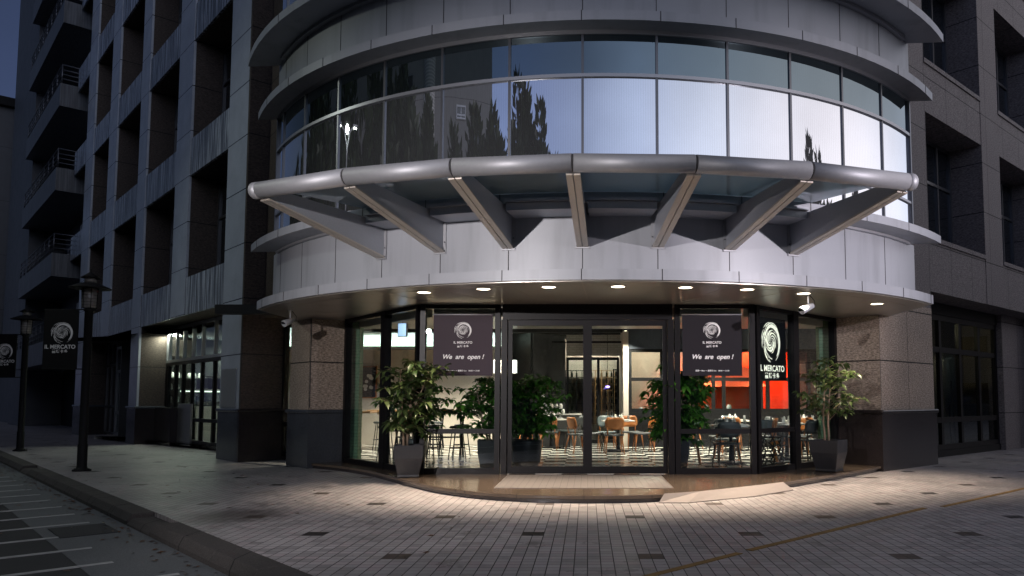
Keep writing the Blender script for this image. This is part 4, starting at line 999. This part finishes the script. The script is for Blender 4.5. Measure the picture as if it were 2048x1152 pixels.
C = [('w', .62, 17.75, 4, 'walnut backed chair seen square through the right door'),
     ('w', -.97, 19.05, -3, 'walnut backed chair in front of the small table seen through the left door'),
     ('d', .15, 18.55, -85, 'dark chair side on at the left of the table behind the right door'),
     ('w', 1.35, 18.5, 95, 'walnut chair side on at the right of the table behind the right door'),
     ('g', .5, 19.25, 185, 'slate backed chair on the far side of the table behind the right door'),
     ('d', -.35, 19.7, 70, 'dark chair half hidden behind the central door posts'),
     ('g', -.55, 20.35, 170, 'slate chair behind the small table seen through the left door'),
     ('d', 2.62, 14.25, 5, 'dark chair nearest the right window below the black banner'),
     ('w', 2.0, 14.95, -95, 'walnut legged chair beside the right indoor plant'),
     ('w', 3.55, 15.25, 80, 'walnut chair right of the table behind the black banner'),
     ('g', 2.9, 15.75, 180, 'slate chair on the far side of the table behind the black banner'),
     ('g', 3.75, 15.75, -30, 'slate shell chair just under the illuminated sign'),
     ('d', 4.55, 15.55, 20, 'dark chair behind the right mullion near the potted plant'),
     ('w', 4.6, 16.75, 150, 'walnut chair beyond the table near the green right column'),
     ('w', 1.75, 18.3, 10, 'walnut chair in front of the table left of the red kitchen'),
     ('g', 2.6, 19.2, 110, 'slate chair right of the table left of the red kitchen'),
     ('w', 3.4, 17.95, -5, 'walnut chair with its back to us in front of the red kitchen'),
     ('d', 4.2, 18.5, 90, 'dark chair right of the table in front of the red kitchen'),
     ('g', 3.7, 19.3, 180, 'slate chair on the kitchen side in front of the red windows'),
     ('w', 5.0, 17.6, 0, 'walnut chair before the farthest right table'),
     ('d', 5.9, 18.4, 90, 'dark chair right of the farthest right table')]
C += [('w', -1.5, 19.6, 60, 'walnut chair left of the small table seen through the left door'), ('w', -.2, 18.0, -60, 'walnut chair seen turned away just left of the door meeting line'),
      ('w', 1.15, 19.3, 200, 'walnut chair on the far right of the table behind the right door'), ('w', .15, 16.6, 30, 'walnut chair nearest the doors in the middle of the room'), ('d', 3.0, 16.9, 15, 'dark chair between the tables behind the black banner'), ('w', 4.0, 17.0, 60, 'walnut chair between the tables right of the black banner')]
C = [c for c in C if c[1:3] != (.15, 16.6)]
used = set()
src = {'w': wchair, 'd': dchair, 'g': gchair}
for k, x, y, a, lb in C:
    if k not in used: o = src[k]; used.add(k)
    else: o = dup(src[k])
    o['label'] = lb; o.location = (x, y, .104); o.rotation_euler = (0, 0, R_(a))
# bar tables and stools at the left
def bar_table(x0, x1, y, label):
    t = thing('bar_table', label, 'table', ((x0 + x1) / 2, y, .104), 0, 'long wooden bar tables on the left'); L = (x1 - x0) / 2
    MB().box(-L, L, -.3, .3, .94, .99).build('tabletop', 'tablewood', t, bevel=.006)
    for sx in (-1, 1): 
        b = MB(); b.tube([(sx * (L - .35), -.26, 0), (sx * (L - .35), .24, .94)], .022, 6); b.tube([(sx * (L - .35), .26, 0), (sx * (L - .35), -.24, .94)], .022, 6); b.build('leg', 'black', t)
    MB().tube([(-L + .35, 0, .45), (L - .35, 0, .45)], .018, 6).build('stretcher', 'black', t)
    return t
bar_table(-4.45, -2.35, 16.2, 'long wooden bar table behind the left window under the plum banner')
bar_table(-6.6, -5.0, 17.6, 'long wooden bar table at far left behind the green column')
bar_table(-5.6, -3.4, 19.4, 'long wooden bar table near the cream back wall')
st = thing('bar_stool', 'x', 'stool', (0, 0, 0), 0, 'dark metal bar stools')
MB().lathe([(.15, .66), (.165, .67), (.165, .69), (.14, .71)], 20).build('seat', 'pad', st)
for i in range(4):
    a = R_(45 + 90 * i); MB().tube([(.11 * math.cos(a), .11 * math.sin(a), .67), (.20 * math.cos(a), .20 * math.sin(a), 0)], .012, 6).build('leg', 'black', st)
MB().tube([(.16 * math.cos(R_(15 * i)), .16 * math.sin(R_(15 * i)), .26) for i in range(25)], .009, 6).build('foot_ring', 'black', st)
S = [(-4.2, 15.7, 'left outermost stool at the bar table under the plum banner'), (-3.75, 15.65, 'second stool along the front of the bar table under the plum banner'), (-3.25, 15.6, 'third stool along the front of the bar table under the plum banner'), (-2.7, 15.65, 'stool nearest the doors at the bar table under the plum banner'),
     (-4.1, 16.75, 'stool behind the left end of the bar table under the banner'), (-3.4, 16.8, 'stool behind the middle of the bar table under the banner'), (-2.8, 16.75, 'stool behind the right end of the bar table under the banner'),
     (-5.5, 17.0, 'stool seen beside the green left column'), (-6.1, 17.1, 'stool behind the green left column'), (-5.2, 18.9, 'left stool in front of the far bar table'), (-4.5, 18.9, 'middle stool in front of the far bar table'), (-3.8, 18.9, 'right stool in front of the far bar table')]
for i, (x, y, lb) in enumerate(S):
    o = st if i == 0 else dup(st); o['label'] = lb; o.location = (x, y, .104); o.rotation_euler = (0, 0, i * .7)
# things on the tables
rr = random.Random(21)
gl_ = tag(MB().lathe([(.026, 0), (.028, .005), (.034, .12), (.032, .12), (.026, .008)], 14).build('drinking_glass', 'drinkglass'), 'clear tumbler standing on a white dining table', 'glass', 'tumblers on the dining tables')
nk = tag(MB().add([(-.05, -.04, 0), (.05, -.04, 0), (.05, .04, 0), (-.05, .04, 0), (0, 0, .13), (.02, .01, .16), (-.02, .02, .14)], [(0, 1, 4), (1, 2, 5), (2, 3, 6), (3, 0, 4), (1, 5, 4), (2, 6, 5), (3, 4, 6), (4, 5, 6), (3, 2, 1, 0)]).build('folded_napkin', 'paper'), 'white napkin folded upright on a white dining table', 'napkin', 'folded napkins on the dining tables')
plt_ = tag(MB().lathe([(.06, 0), (.075, .006), (.12, .018), (.118, .02), (.07, .010)], 24).build('plate', 'porcelain'), 'white plate laid on a white dining table', 'plate', 'plates on the dining tables')
first = {id(gl_): 1, id(nk): 1, id(plt_): 1}
def put(o, loc, rz=0):
    if first.pop(id(o), None): c = o
    else: c = o.copy(); COL.objects.link(c)
    c.location = loc; c.rotation_euler = (0, 0, rz)
for (x, y, r, lb) in T:
    for k in range(4):
        a = R_(45 + 90 * k) + rr.uniform(-.2, .2); z = .104 + .7505
        put(plt_, (x + .62 * r * math.cos(a), y + .62 * r * math.sin(a), z))
        if k % 2 == 0: put(nk, (x + .28 * r * math.cos(a), y + .28 * r * math.sin(a), z), a)
        a += .75; put(gl_, (x + .60 * r * math.cos(a), y + .60 * r * math.sin(a), z))
for x, y, z, lb in [(-3.6, 16.1, 1.094, 'orange condiment tub at the left of the bar table under the banner'), (-2.75, 16.1, 1.094, 'orange condiment tub at the right of the bar table under the banner'), (-5.7, 17.5, 1.094, 'orange condiment tub on the bar table beside the green column')]:
    t = thing('condiment_tub', lb, 'tub', (x, y, z), 0, 'condiment tubs on the bar tables')
    MB().lathe([(.05, 0), (.055, .01), (.055, .12), (.05, .12)], 16).build('cup', 'orange', t)
    b = MB()
    for i in range(4): b.cbox((-.02 + .015 * i, 0, .15), (.004, .05, .09), .3 * i, 0, .1 * i - .15)
    b.build('napkins', 'paper', t)
tray = thing('wooden_tray', 'low wooden tray between the two orange tubs on the bar table', 'tray', (-3.2, 16.15, 1.0945))
MB().box(-.3, .3, -.1, .1, 0, .012).build('base', 'wood', tray); b = MB(); b.box(-.3, .3, -.1, -.088, .012, .06); b.box(-.3, .3, .088, .1, .012, .06); b.box(-.3, -.288, -.088, .088, .012, .06); b.box(.288, .3, -.088, .088, .012, .06); b.build('rim', 'wood', tray)
# jars pyramid on a counter behind the left door
jc = thing('jar_counter', 'pale counter stacked with jars behind the left door', 'counter', (-.98, 20.75, .104))
MB().box(-.5, .8, -.25, .25, 0, .84).build('cabinet', 'greywall', jc); MB().box(-.52, .82, -.27, .27, .84, .87).build('worktop', 'marble', jc)
for row in range(4):
    for i in range(7 - row * (2 if row > 1 else 1)):
        o = tag(MB().lathe([(.045, 0), (.052, .01), (.052, .10), (.04, .115), (.04, .135)], 12).build('jar', ('porcelain', 'cream', 'paper')[(i + row) % 3]), 'small pale jar stacked on the counter behind the left door', 'jar', 'jars stacked on the pale counter')
        o.location = (-1.42 + .125 * i + .06 * row, 20.62 + .05 * row, .975 + .1355 * row)
pb = thing('wall_lantern', 'bright white boxed lamp with a black frame beside the dark column', 'lamp', (-2.15, 19.6, 2.05))
MB().box(-.3, .3, -.12, .12, .0, .34).build('diffuser', mat('white_lit_box', (.9, .9, .85), .5, emit=(1, .97, .88), es=1.7), pb)
b = MB()
for x in (-.31, .30):
    for y in (-.13, .12): b.box(x, x + .015, y, y + .015, -.02, .36)
b.box(-.31, .315, -.13, -.115, .345, .36); b.box(-.31, .315, -.13, -.115, -.02, -.005); b.box(-.31, .315, .12, .135, .345, .36); b.build('frame', 'black', pb)
MB().tube([(0, 0, .34), (0, 0, 1.35)], .008, 6).build('rod', 'black', pb)
pl_ = tag(MB().lathe([(.001, 0), (.05, .01), (.06, .03), (.05, .05), (.001, .06)], 16).build('purple_light', 'purple_on'), 'small purple glowing lamp hanging before the wine room', 'lamp'); pl_.location = (.55, 20.6, 1.68)
tag(MB().tube([(.55, 20.6, 1.74), (.55, 20.6, 3.3)], .005, 5).build('lamp_cord', 'black'), 'thin cord from the ceiling down to the purple lamp', 'cord')
rk = thing('star_screen', 'black metal lattice of star shapes standing inside the angled right window', 'screen', (3.35, 13.55, .104), ang)
b = MB()
for i in range(3):
    for j in range(4):
        cx_, cz = -.3 + .3 * i, .1 + .16 * j
        for k in range(3): an = R_(60 * k + 12 * ((i + j) % 2)); dx, dz = .17 * math.cos(an), .10 * math.sin(an); b.tube([(cx_ - dx, .02 * k, cz - dz), (cx_ + dx, .02 * k, cz + dz)], .014, 5)
b.build('lattice', 'black', rk)

# ------------------------------------------------------------------ plants
def leaf(b, base, dirv, L, W, rnd, droop=.35):
    d = dirv.normalized(); side = d.cross(Vector((0, 0, 1)))
    if side.length < .05: side = Vector((1, 0, 0))
    side.normalize(); side = (side + Vector((0, 0, rnd.uniform(-.5, .5)))).normalized(); nrm = side.cross(d)
    dn = Vector((0, 0, -1))
    P0 = base; P1 = base + d * L * .35 + dn * L * .04; P2 = base + d * L * .7 + dn * L * droop * .45; P3 = base + d * L + dn * L * droop
    up_ = nrm * W * .18
    b.add([P0, P1 + side * W * .5 + up_, P1, P1 - side * W * .5 + up_, P2 + side * W * .42 + up_, P2, P2 - side * W * .42 + up_, P3],
          [(0, 2, 1), (0, 3, 2), (1, 2, 5, 4), (2, 3, 6, 5), (4, 5, 7), (5, 6, 7)], True)
def plant(root, seed, h, spread, nb, nl, lm, base_z, L=.13, stems=2, low=.35):
    rnd = random.Random(seed); sb = MB(); lb = MB()
    for s in range(stems):
        x, y = rnd.uniform(-.08, .08), rnd.uniform(-.06, .06); p = Vector((x, y, base_z - .05)); path = [p]; d = Vector((rnd.uniform(-.12, .12), rnd.uniform(-.12, .12), 1))
        n = 7; hh = h * rnd.uniform(.85, 1.0)
        for i in range(n):
            p = p + d.normalized() * hh / n; d += Vector((rnd.uniform(-.12, .12), rnd.uniform(-.12, .12), 0)); path.append(p)
        sb.tube(path, [.022 - .0022 * i for i in range(n + 1)], 7)
        for k in range(nb):
            t = low + (1 - low) * (k + rnd.random()) / nb; i = min(n - 1, int(t * n)); q = path[i].lerp(path[i + 1], t * n - i)
            a = rnd.uniform(0, 2 * math.pi); sp_ = spread * (1.15 - .75 * abs(t - .6)) * rnd.uniform(.45, 1.0)
            tip = q + Vector((math.cos(a) * sp_, math.sin(a) * sp_, rnd.uniform(-.02, .22)))
            mid = q.lerp(tip, .55) + Vector((0, 0, .05)); sb.tube([q, mid, tip], [.006, .004, .003], 5, False)
            for c, f in ((tip, 1), (mid, .6)):
                m_ = int(nl * f) or 2; a0_ = rnd.uniform(0, 6)
                for j in range(m_):
                    an = a0_ + 2 * math.pi * j / m_ + rnd.uniform(-.3, .3); dv = Vector((math.cos(an), math.sin(an), rnd.uniform(-.35, .45))); LL = L * rnd.uniform(.7, 1.2)
                    leaf(lb, c + dv * .02, dv, LL, LL * .52, rnd, rnd.uniform(.15, .75))
    sb.build('stem', 'bark', root); lb.build('foliage', lm, root)
def pot(root, r0, r1, h, m='pot'):
    prof = [(r0 * .98, 0), (r0, .02), (r0 * .96, .045), (r1 * .97, h * .6), (r1, h * .92), (r1, h), (r1 * .9, h), (r1 * .88, h - .06)]
    b = MB(); s2 = math.sqrt(2); b.lathe([(r * s2, z) for r, z in prof], 4, rot=R_(45))
    b.build('pot', m, root, bevel=.012)
    MB().box(-r1 * .9, r1 * .9, -r1 * .9, r1 * .9, h - .1, h - .055).build('soil', 'soil', root)
GP = 'potted shrubs by the shop front'
t = thing('potted_plant', 'leafy green shrub in a square dark pot outside left of the doors', 'potted plant', (-2.92, 12.32, .104), R_(14), GP)
pot(t, .175, .235, .52); plant(t, 31, 1.50, .44, 24, 7, 'leaf', .5, .14, 3, .16)
t = thing('potted_plant', 'sparse light green shrub in a square dark pot outside by the right pier', 'potted plant', (4.25, 13.30, .104), R_(-38), GP)
pot(t, .19, .25, .55); plant(t, 12, 1.50, .50, 22, 7, 'leaf', .53, .135, 2, .26)
t = thing('potted_plant', 'dense dark green shrub in a round pot inside the left door', 'potted plant', (-1.15, 14.2, .104), 0, GP)
MB().lathe([(.2, 0), (.27, .1), (.3, .45), (.3, .5), (.26, .5), (.26, .44)], 28).build('pot', 'pot', t); MB().lathe([(.001, .44), (.26, .44)], 20).build('soil', 'soil', t); plant(t, 44, 1.25, .62, 46, 9, 'leaf_in', .45, .135, 3, .10)
t = thing('potted_plant', 'dense green shrub in a tall tapered pot inside left window below the banner', 'potted plant', (-1.72, 13.3, .104), R_(8), GP)
pot(t, .17, .22, .55); plant(t, 45, 1.15, .52, 34, 8, 'leaf_in', .5, .135, 3, .15)
t = thing('potted_plant', 'glossy bright green shrub in a tall pot inside right of the doors', 'potted plant', (1.58, 13.35, .104), R_(-6), GP)
pot(t, .17, .22, .55); plant(t, 46, 1.25, .50, 52, 9, 'leaf_in', .5, .135, 4, .02)
t = thing('potted_plant', 'dark leafy shrub in the room behind the left mullion', 'potted plant', (-3.35, 14.6, .104), 0, GP)
pot(t, .17, .22, .5); plant(t, 47, 1.3, .55, 32, 8, 'leaf_in', .45, .14, 3, .2)

# ------------------------------------------------------------------ street lamps and their banners
def street_lamp(loc, label):
    t = thing('street_lamp', label, 'street lamp', loc, AL, 'black lantern street lamps on the pavement')
    MB().lathe([(.16, 0), (.16, .03), (.10, .05), (.085, .09), (.085, .5), (.075, .52), (.072, 3.05), (.09, 3.07), (.09, 3.11)], 20).build('pole', 'black', t)
    b = MB()
    for i in range(4): a = R_(90 * i + 45); b.lathe([(.02, .03), (.02, .05)], 8, (.13 * math.cos(a), .13 * math.sin(a)))
    b.build('bolts', 'black', t)
    MB().lathe([(.11, 3.12), (.125, 3.15), (.135, 3.48), (.12, 3.50)], 24).build('lantern_glass', 'lantern', t)
    b = MB()
    for i in range(6): a = R_(60 * i); b.tube([(.128 * math.cos(a), .128 * math.sin(a), 3.11), (.142 * math.cos(a), .142 * math.sin(a), 3.5)], .007, 6)
    for i in range(5): b.lathe([(.129 + .002 * i, 3.17 + .065 * i), (.134 + .002 * i, 3.175 + .065 * i)], 24, cap=False)
    b.build('lantern_cage', 'black', t)
    MB().lathe([(.36, 3.50), (.355, 3.515), (.17, 3.60), (.12, 3.61)], 32).build('brim', 'black', t)
    MB().lathe([(.10, 3.61), (.10, 3.71)], 20).build('collar', 'lantern', t)
    MB().lathe([(.17, 3.71), (.05, 3.80), (.015, 3.83), (.012, 3.88), (.001, 3.89)], 20).build('cap', 'black', t)
    MB().tube([(-.115, 0, 1.0), (-.115, 0, 3.12)], .012, 8).build('cable_conduit', 'alu', t)
    return t
def lamp_banner(loc, label):
    t = thing('street_banner', label, 'banner', loc, 0, 'black shop banners hung on the street lamps')
    MB().box(-.33, .33, -.01, .01, 0, 1.14).build('cloth', 'black', t)
    b = MB(); b.tube([(-.34, 0, 1.145), (.50, 0, 1.145)], .012, 6); b.tube([(-.34, 0, -.005), (.50, 0, -.005)], .012, 6); b.build('bracket', 'black', t)
    logo('emblem', t, .03, -.013, .70, .21, 'ink'); text('lettering', 'IL MERCATO', .105, t, (.0, -.013, .42), 'ink'); text('lettering', '義瑪卡多', .07, t, (0, -.013, .33), 'ink', spacing=1.2)
l1 = (-9.64, 14.42, 0); l2 = (-15.06, 20.04, 0)
street_lamp(l1, 'nearer black lantern street lamp with a cone hat on a round pole')
street_lamp(l2, 'farther black lantern street lamp down the street at the left edge')
lamp_banner((-10.16, 14.42, 1.95), 'black swirl logo banner on the nearer street lamp')
lamp_banner((-15.62, 20.04, 1.96), 'black swirl logo banner on the farther street lamp, cut by the frame')

# ------------------------------------------------------------------ far and opposite buildings (the latter seen mirrored in the glazing)
fb = thing('far_building', 'dark low building with sloping roof beyond the left wing', 'building', ML @ Vector((-47, 0, 0)), AL)
MB().box(-30, 0, -1.0, 12, 0, 21.5).build('wall', 'facade_dark', fb)
b = MB(); b.box(-30.3, .5, -1.8, 12.2, 21.5, 22.1); b.build('roof', 'black', fb)
for k in range(6): window(fb, -5, -1.5, -1.02, 1.4 + 3.5 * k, 3.6 + 3.5 * k, (.5,), (.5,), 'mull')
e0 = Vector((-15.9, -10.9, 0)); ang_o = math.atan2(.7257, -.688)
ob = thing('opposite_building', 'grey concrete block across the road mirrored in the curved glazing', 'building', e0, ang_o)
MB().box(0, 40, 0, 14, -.3, 22).build('wall', 'opp', ob)
MB().lathe([(1.15, -.3), (1.15, 21.8)], 32, (10.4, .6)).build('ribbed_tower', 'ribbed', ob)
window(ob, 4.2, 5.8, -.03, 14.95, 15.65, (.5,), (.3,), 'white_paint', 'winglass', .09)
for k in range(5):
    for j in range(6): window(ob, 13.2 + j * 4.2, 15.4 + j * 4.2, -.03, 1.4 + 3.6 * k, 3.0 + 3.6 * k, (.5,), (), 'mull', 'winglass', .09)
def make_tree(name, label, seed, H, W, spires, nl):
    rnd = random.Random(seed); t = thing(name, label, 'tree', (0, 0, 0), 0, 'trees across the road')
    tr = MB(); tr.tube([(0, 0, -.3), (.1, 0, H * .3), (0, .1, H * .75)], [.28, .2, .05], 8); lf = MB()
    for s in range(spires):
        a = rnd.uniform(0, 6.28); r = W * rnd.random() ** .6; bx_, by_ = r * math.cos(a), r * math.sin(a); top_ = H * (1 - .42 * (r / W) ** 1.3) * rnd.uniform(.85, 1.0); bot_ = H * .12 + rnd.random() * H * .15
        tr.tube([(0, 0, H * .15 + .2 * bot_), (bx_ * .8, by_ * .8, (bot_ + top_) / 2), (bx_, by_, top_)], [.06, .04, .01], 5, False)
        for k in range(nl):
            u = rnd.random(); z = bot_ + (top_ - bot_) * u; rad = W * .34 * (1 - u) ** .55 * rnd.random() ** .5 + .05; an = rnd.uniform(0, 6.28)
            p = Vector((bx_ * (.7 + .3 * u) + rad * math.cos(an), by_ * (.7 + .3 * u) + rad * math.sin(an), z)); d = Vector((math.cos(an) * .5, math.sin(an) * .5, rnd.uniform(.5, 1.3))).normalized()
            sd_ = d.cross(Vector((rnd.uniform(-1, 1), rnd.uniform(-1, 1), rnd.uniform(-1, 1)))).normalized(); L = rnd.uniform(.35, .8)
            lf.add([p - sd_ * .05, p + d * L * .5 - sd_ * .15, p + d * L, p + d * L * .5 + sd_ * .15], [(0, 1, 2, 3)])
    tr.build('trunk', 'trunkdark', t); lf.build('crown', 'leaf_dark', t); return t
ta = make_tree('broadleaf_tree', 'x', 1, 14, 2.8, 20, 330); tb = make_tree('broadleaf_tree', 'x', 2, 13, 3.3, 24, 300)
TR = [('a', -10.0, -6.3, 1.08, 'tallest spiky tree, mirrored against the sky beside the grey block'), ('b', -8.0, -7.2, 1.02, 'full spiky tree mirrored against the sky'), ('a', -6.2, -8.2, .86, 'smaller spiky tree at the edge of the mirrored sky'),
      ('b', -13.6, -4.2, .98, 'spiky tree just right of the mirrored window'), ('a', -16.0, -1.4, .90, 'low spiky tree below the mirrored window'), ('a', -19.4, 2.4, 1.14, 'spiky tree in front of the ribbed tower'), ('b', -21.6, 6.6, 1.16, 'broad tree beside the mirrored street light'), ('b', -22.6, 11.8, 1.16, 'dark tree behind the mirrored street light'), ('b', -25.0, 17, .9, 'dark tree at the left end of the mirrored row'), ('a', -27, 23, .95, 'last tree of the mirrored row'),
      ('b', -21.0, 16.5, 1.12, 'dense tree mirrored beside the left edge of the glazing'), ('a', -22.5, 20.0, .8, 'dense tree mirrored at the extreme left edge of the glazing'),
      ('b', -2.5, -14.5, .62, 'low tree behind the viewer'), ('a', 3.0, -13.0, .60, 'low tree straight behind the viewer'), ('b', 8.5, -12.0, .62, 'low tree behind the viewer to the right'), ('a', 14.0, -9.5, .6, 'low tree behind the viewer at far right'), ('b', 20.0, -4.0, .6, 'low tree at the right side of the plaza'), ('a', 25.0, 8.0, .62, 'low tree at the right end of the plaza'),
      ('b', 24.5, 3.0, .96, 'lone round treetop mirrored low in the bright sky'), ('a', 27.5, 11.5, .86, 'thin treetop mirrored at the right in the bright sky')]
used = set()
for k, x, y, s, lb in TR:
    src_ = ta if k == 'a' else tb
    if k not in used: o = src_; used.add(k)
    else: o = dup(src_)
    o['label'] = lb; o.location = (x, y, 0); o.scale = (s * 1.32, s * 1.32, s * 1.09); o.rotation_euler = (0, 0, x)
    if abs(x) > 5: o.location.z = -.1
# double headed street light across the road, lit
sl = thing('street_light', 'tall double headed street light, lit, across the road', 'street light', (-17.0, 11.3, -.12), R_(90))
MB().tube([(0, 0, 0), (0, 0, 9.0), (.05, 0, 9.8), (.35, 0, 10.35), (.8, 0, 10.55)], [.10, .07, .06, .05, .04], 12).build('pole', 'alu', sl)
MB().tube([(0, 0, 9.0), (-.05, 0, 9.8), (-.35, 0, 10.35), (-.8, 0, 10.55)], [.06, .06, .06, .05, .04], 12).build('arm', 'alu', sl)
for sx in (-1, 1):
    hd_ = MB().cbox((sx * 1.0, 0, 10.56), (.55, .2, .1)).build('lamp_head', 'alu', sl, bevel=.02)
    MB().cbox((sx * 1.0, 0, 10.50), (.34, .14, .02)).build('lens', 'street_on', hd_)
light('street_light_lamp', 'SPOT', (-17.0, 11.3, 10.3), 500, (.92, 1.0, .88), .15, None, (-8, 11, 0), 130, .6)
# street light behind the viewer that lights the fascia under the canopy
s2 = thing('street_light', 'single headed street light behind the viewer, lit', 'street light', (-6.6, -3.6, -.12), R_(60))
MB().tube([(0, 0, 0), (0, 0, 3.8), (.2, 0, 4.1), (.9, 0, 4.2)], [.09, .06, .05, .04], 12).build('pole', 'alu', s2)
hd_ = MB().cbox((1.1, 0, 4.2), (.5, .2, .1)).build('lamp_head', 'alu', s2, bevel=.02); MB().cbox((1.1, 0, 4.14), (.34, .14, .02)).build('lens', 'street_on', hd_)
lp = s2.location + Matrix.Rotation(R_(60), 3, 'Z') @ Vector((1.25, 0, 4.04))
light('street_light_lamp', 'SPOT', lp, 5600, (1.0, .93, .93), .08, None, (-1.7, 10.8, 2.6), 42, 1.0)

s3 = thing('street_light', 'second single headed street light behind the viewer on the right, lit', 'street light', (11.5, 0.2, 0), R_(150))
for ch in s2.children:
    c = dup(ch, parent=s3)
lp3 = s3.location + Matrix.Rotation(R_(150), 3, 'Z') @ Vector((1.25, 0, 4.04))
light('street_light_lamp', 'SPOT', lp3, 5200, (1.0, .91, .98), .08, None, (3.7, 11.3, 3.5), 36, 1.0)
def low_block(loc, rz, L, H, label, nwin):
    t = thing('low_building', label, 'building', loc, rz)
    MB().box(-L / 2, L / 2, 0, 10, -.3, H).build('wall', 'facade_dark', t); MB().box(-L / 2 - .3, L / 2 + .3, -.4, 10.3, H, H + .4).build('roof', 'black', t)
    for k in range(int(H // 3.4)):
        for j in range(nwin): x = -L / 2 + L * (j + .5) / nwin; window(t, x - 1.1, x + 1.1, -.03, 1.0 + 3.4 * k, 2.7 + 3.4 * k, (.5,), (), 'mull', 'winglass', .09)
low_block((4, -34, 0), R_(180), 56, 12.0, 'long low dark block behind the viewer', 9)
low_block((46, -6, 0), R_(-100), 46, 11.0, 'low dark block closing the street on the right', 8)
low_block((44, 40, 0), R_(-60), 40, 12.0, 'low dark block far along the right hand street', 7)
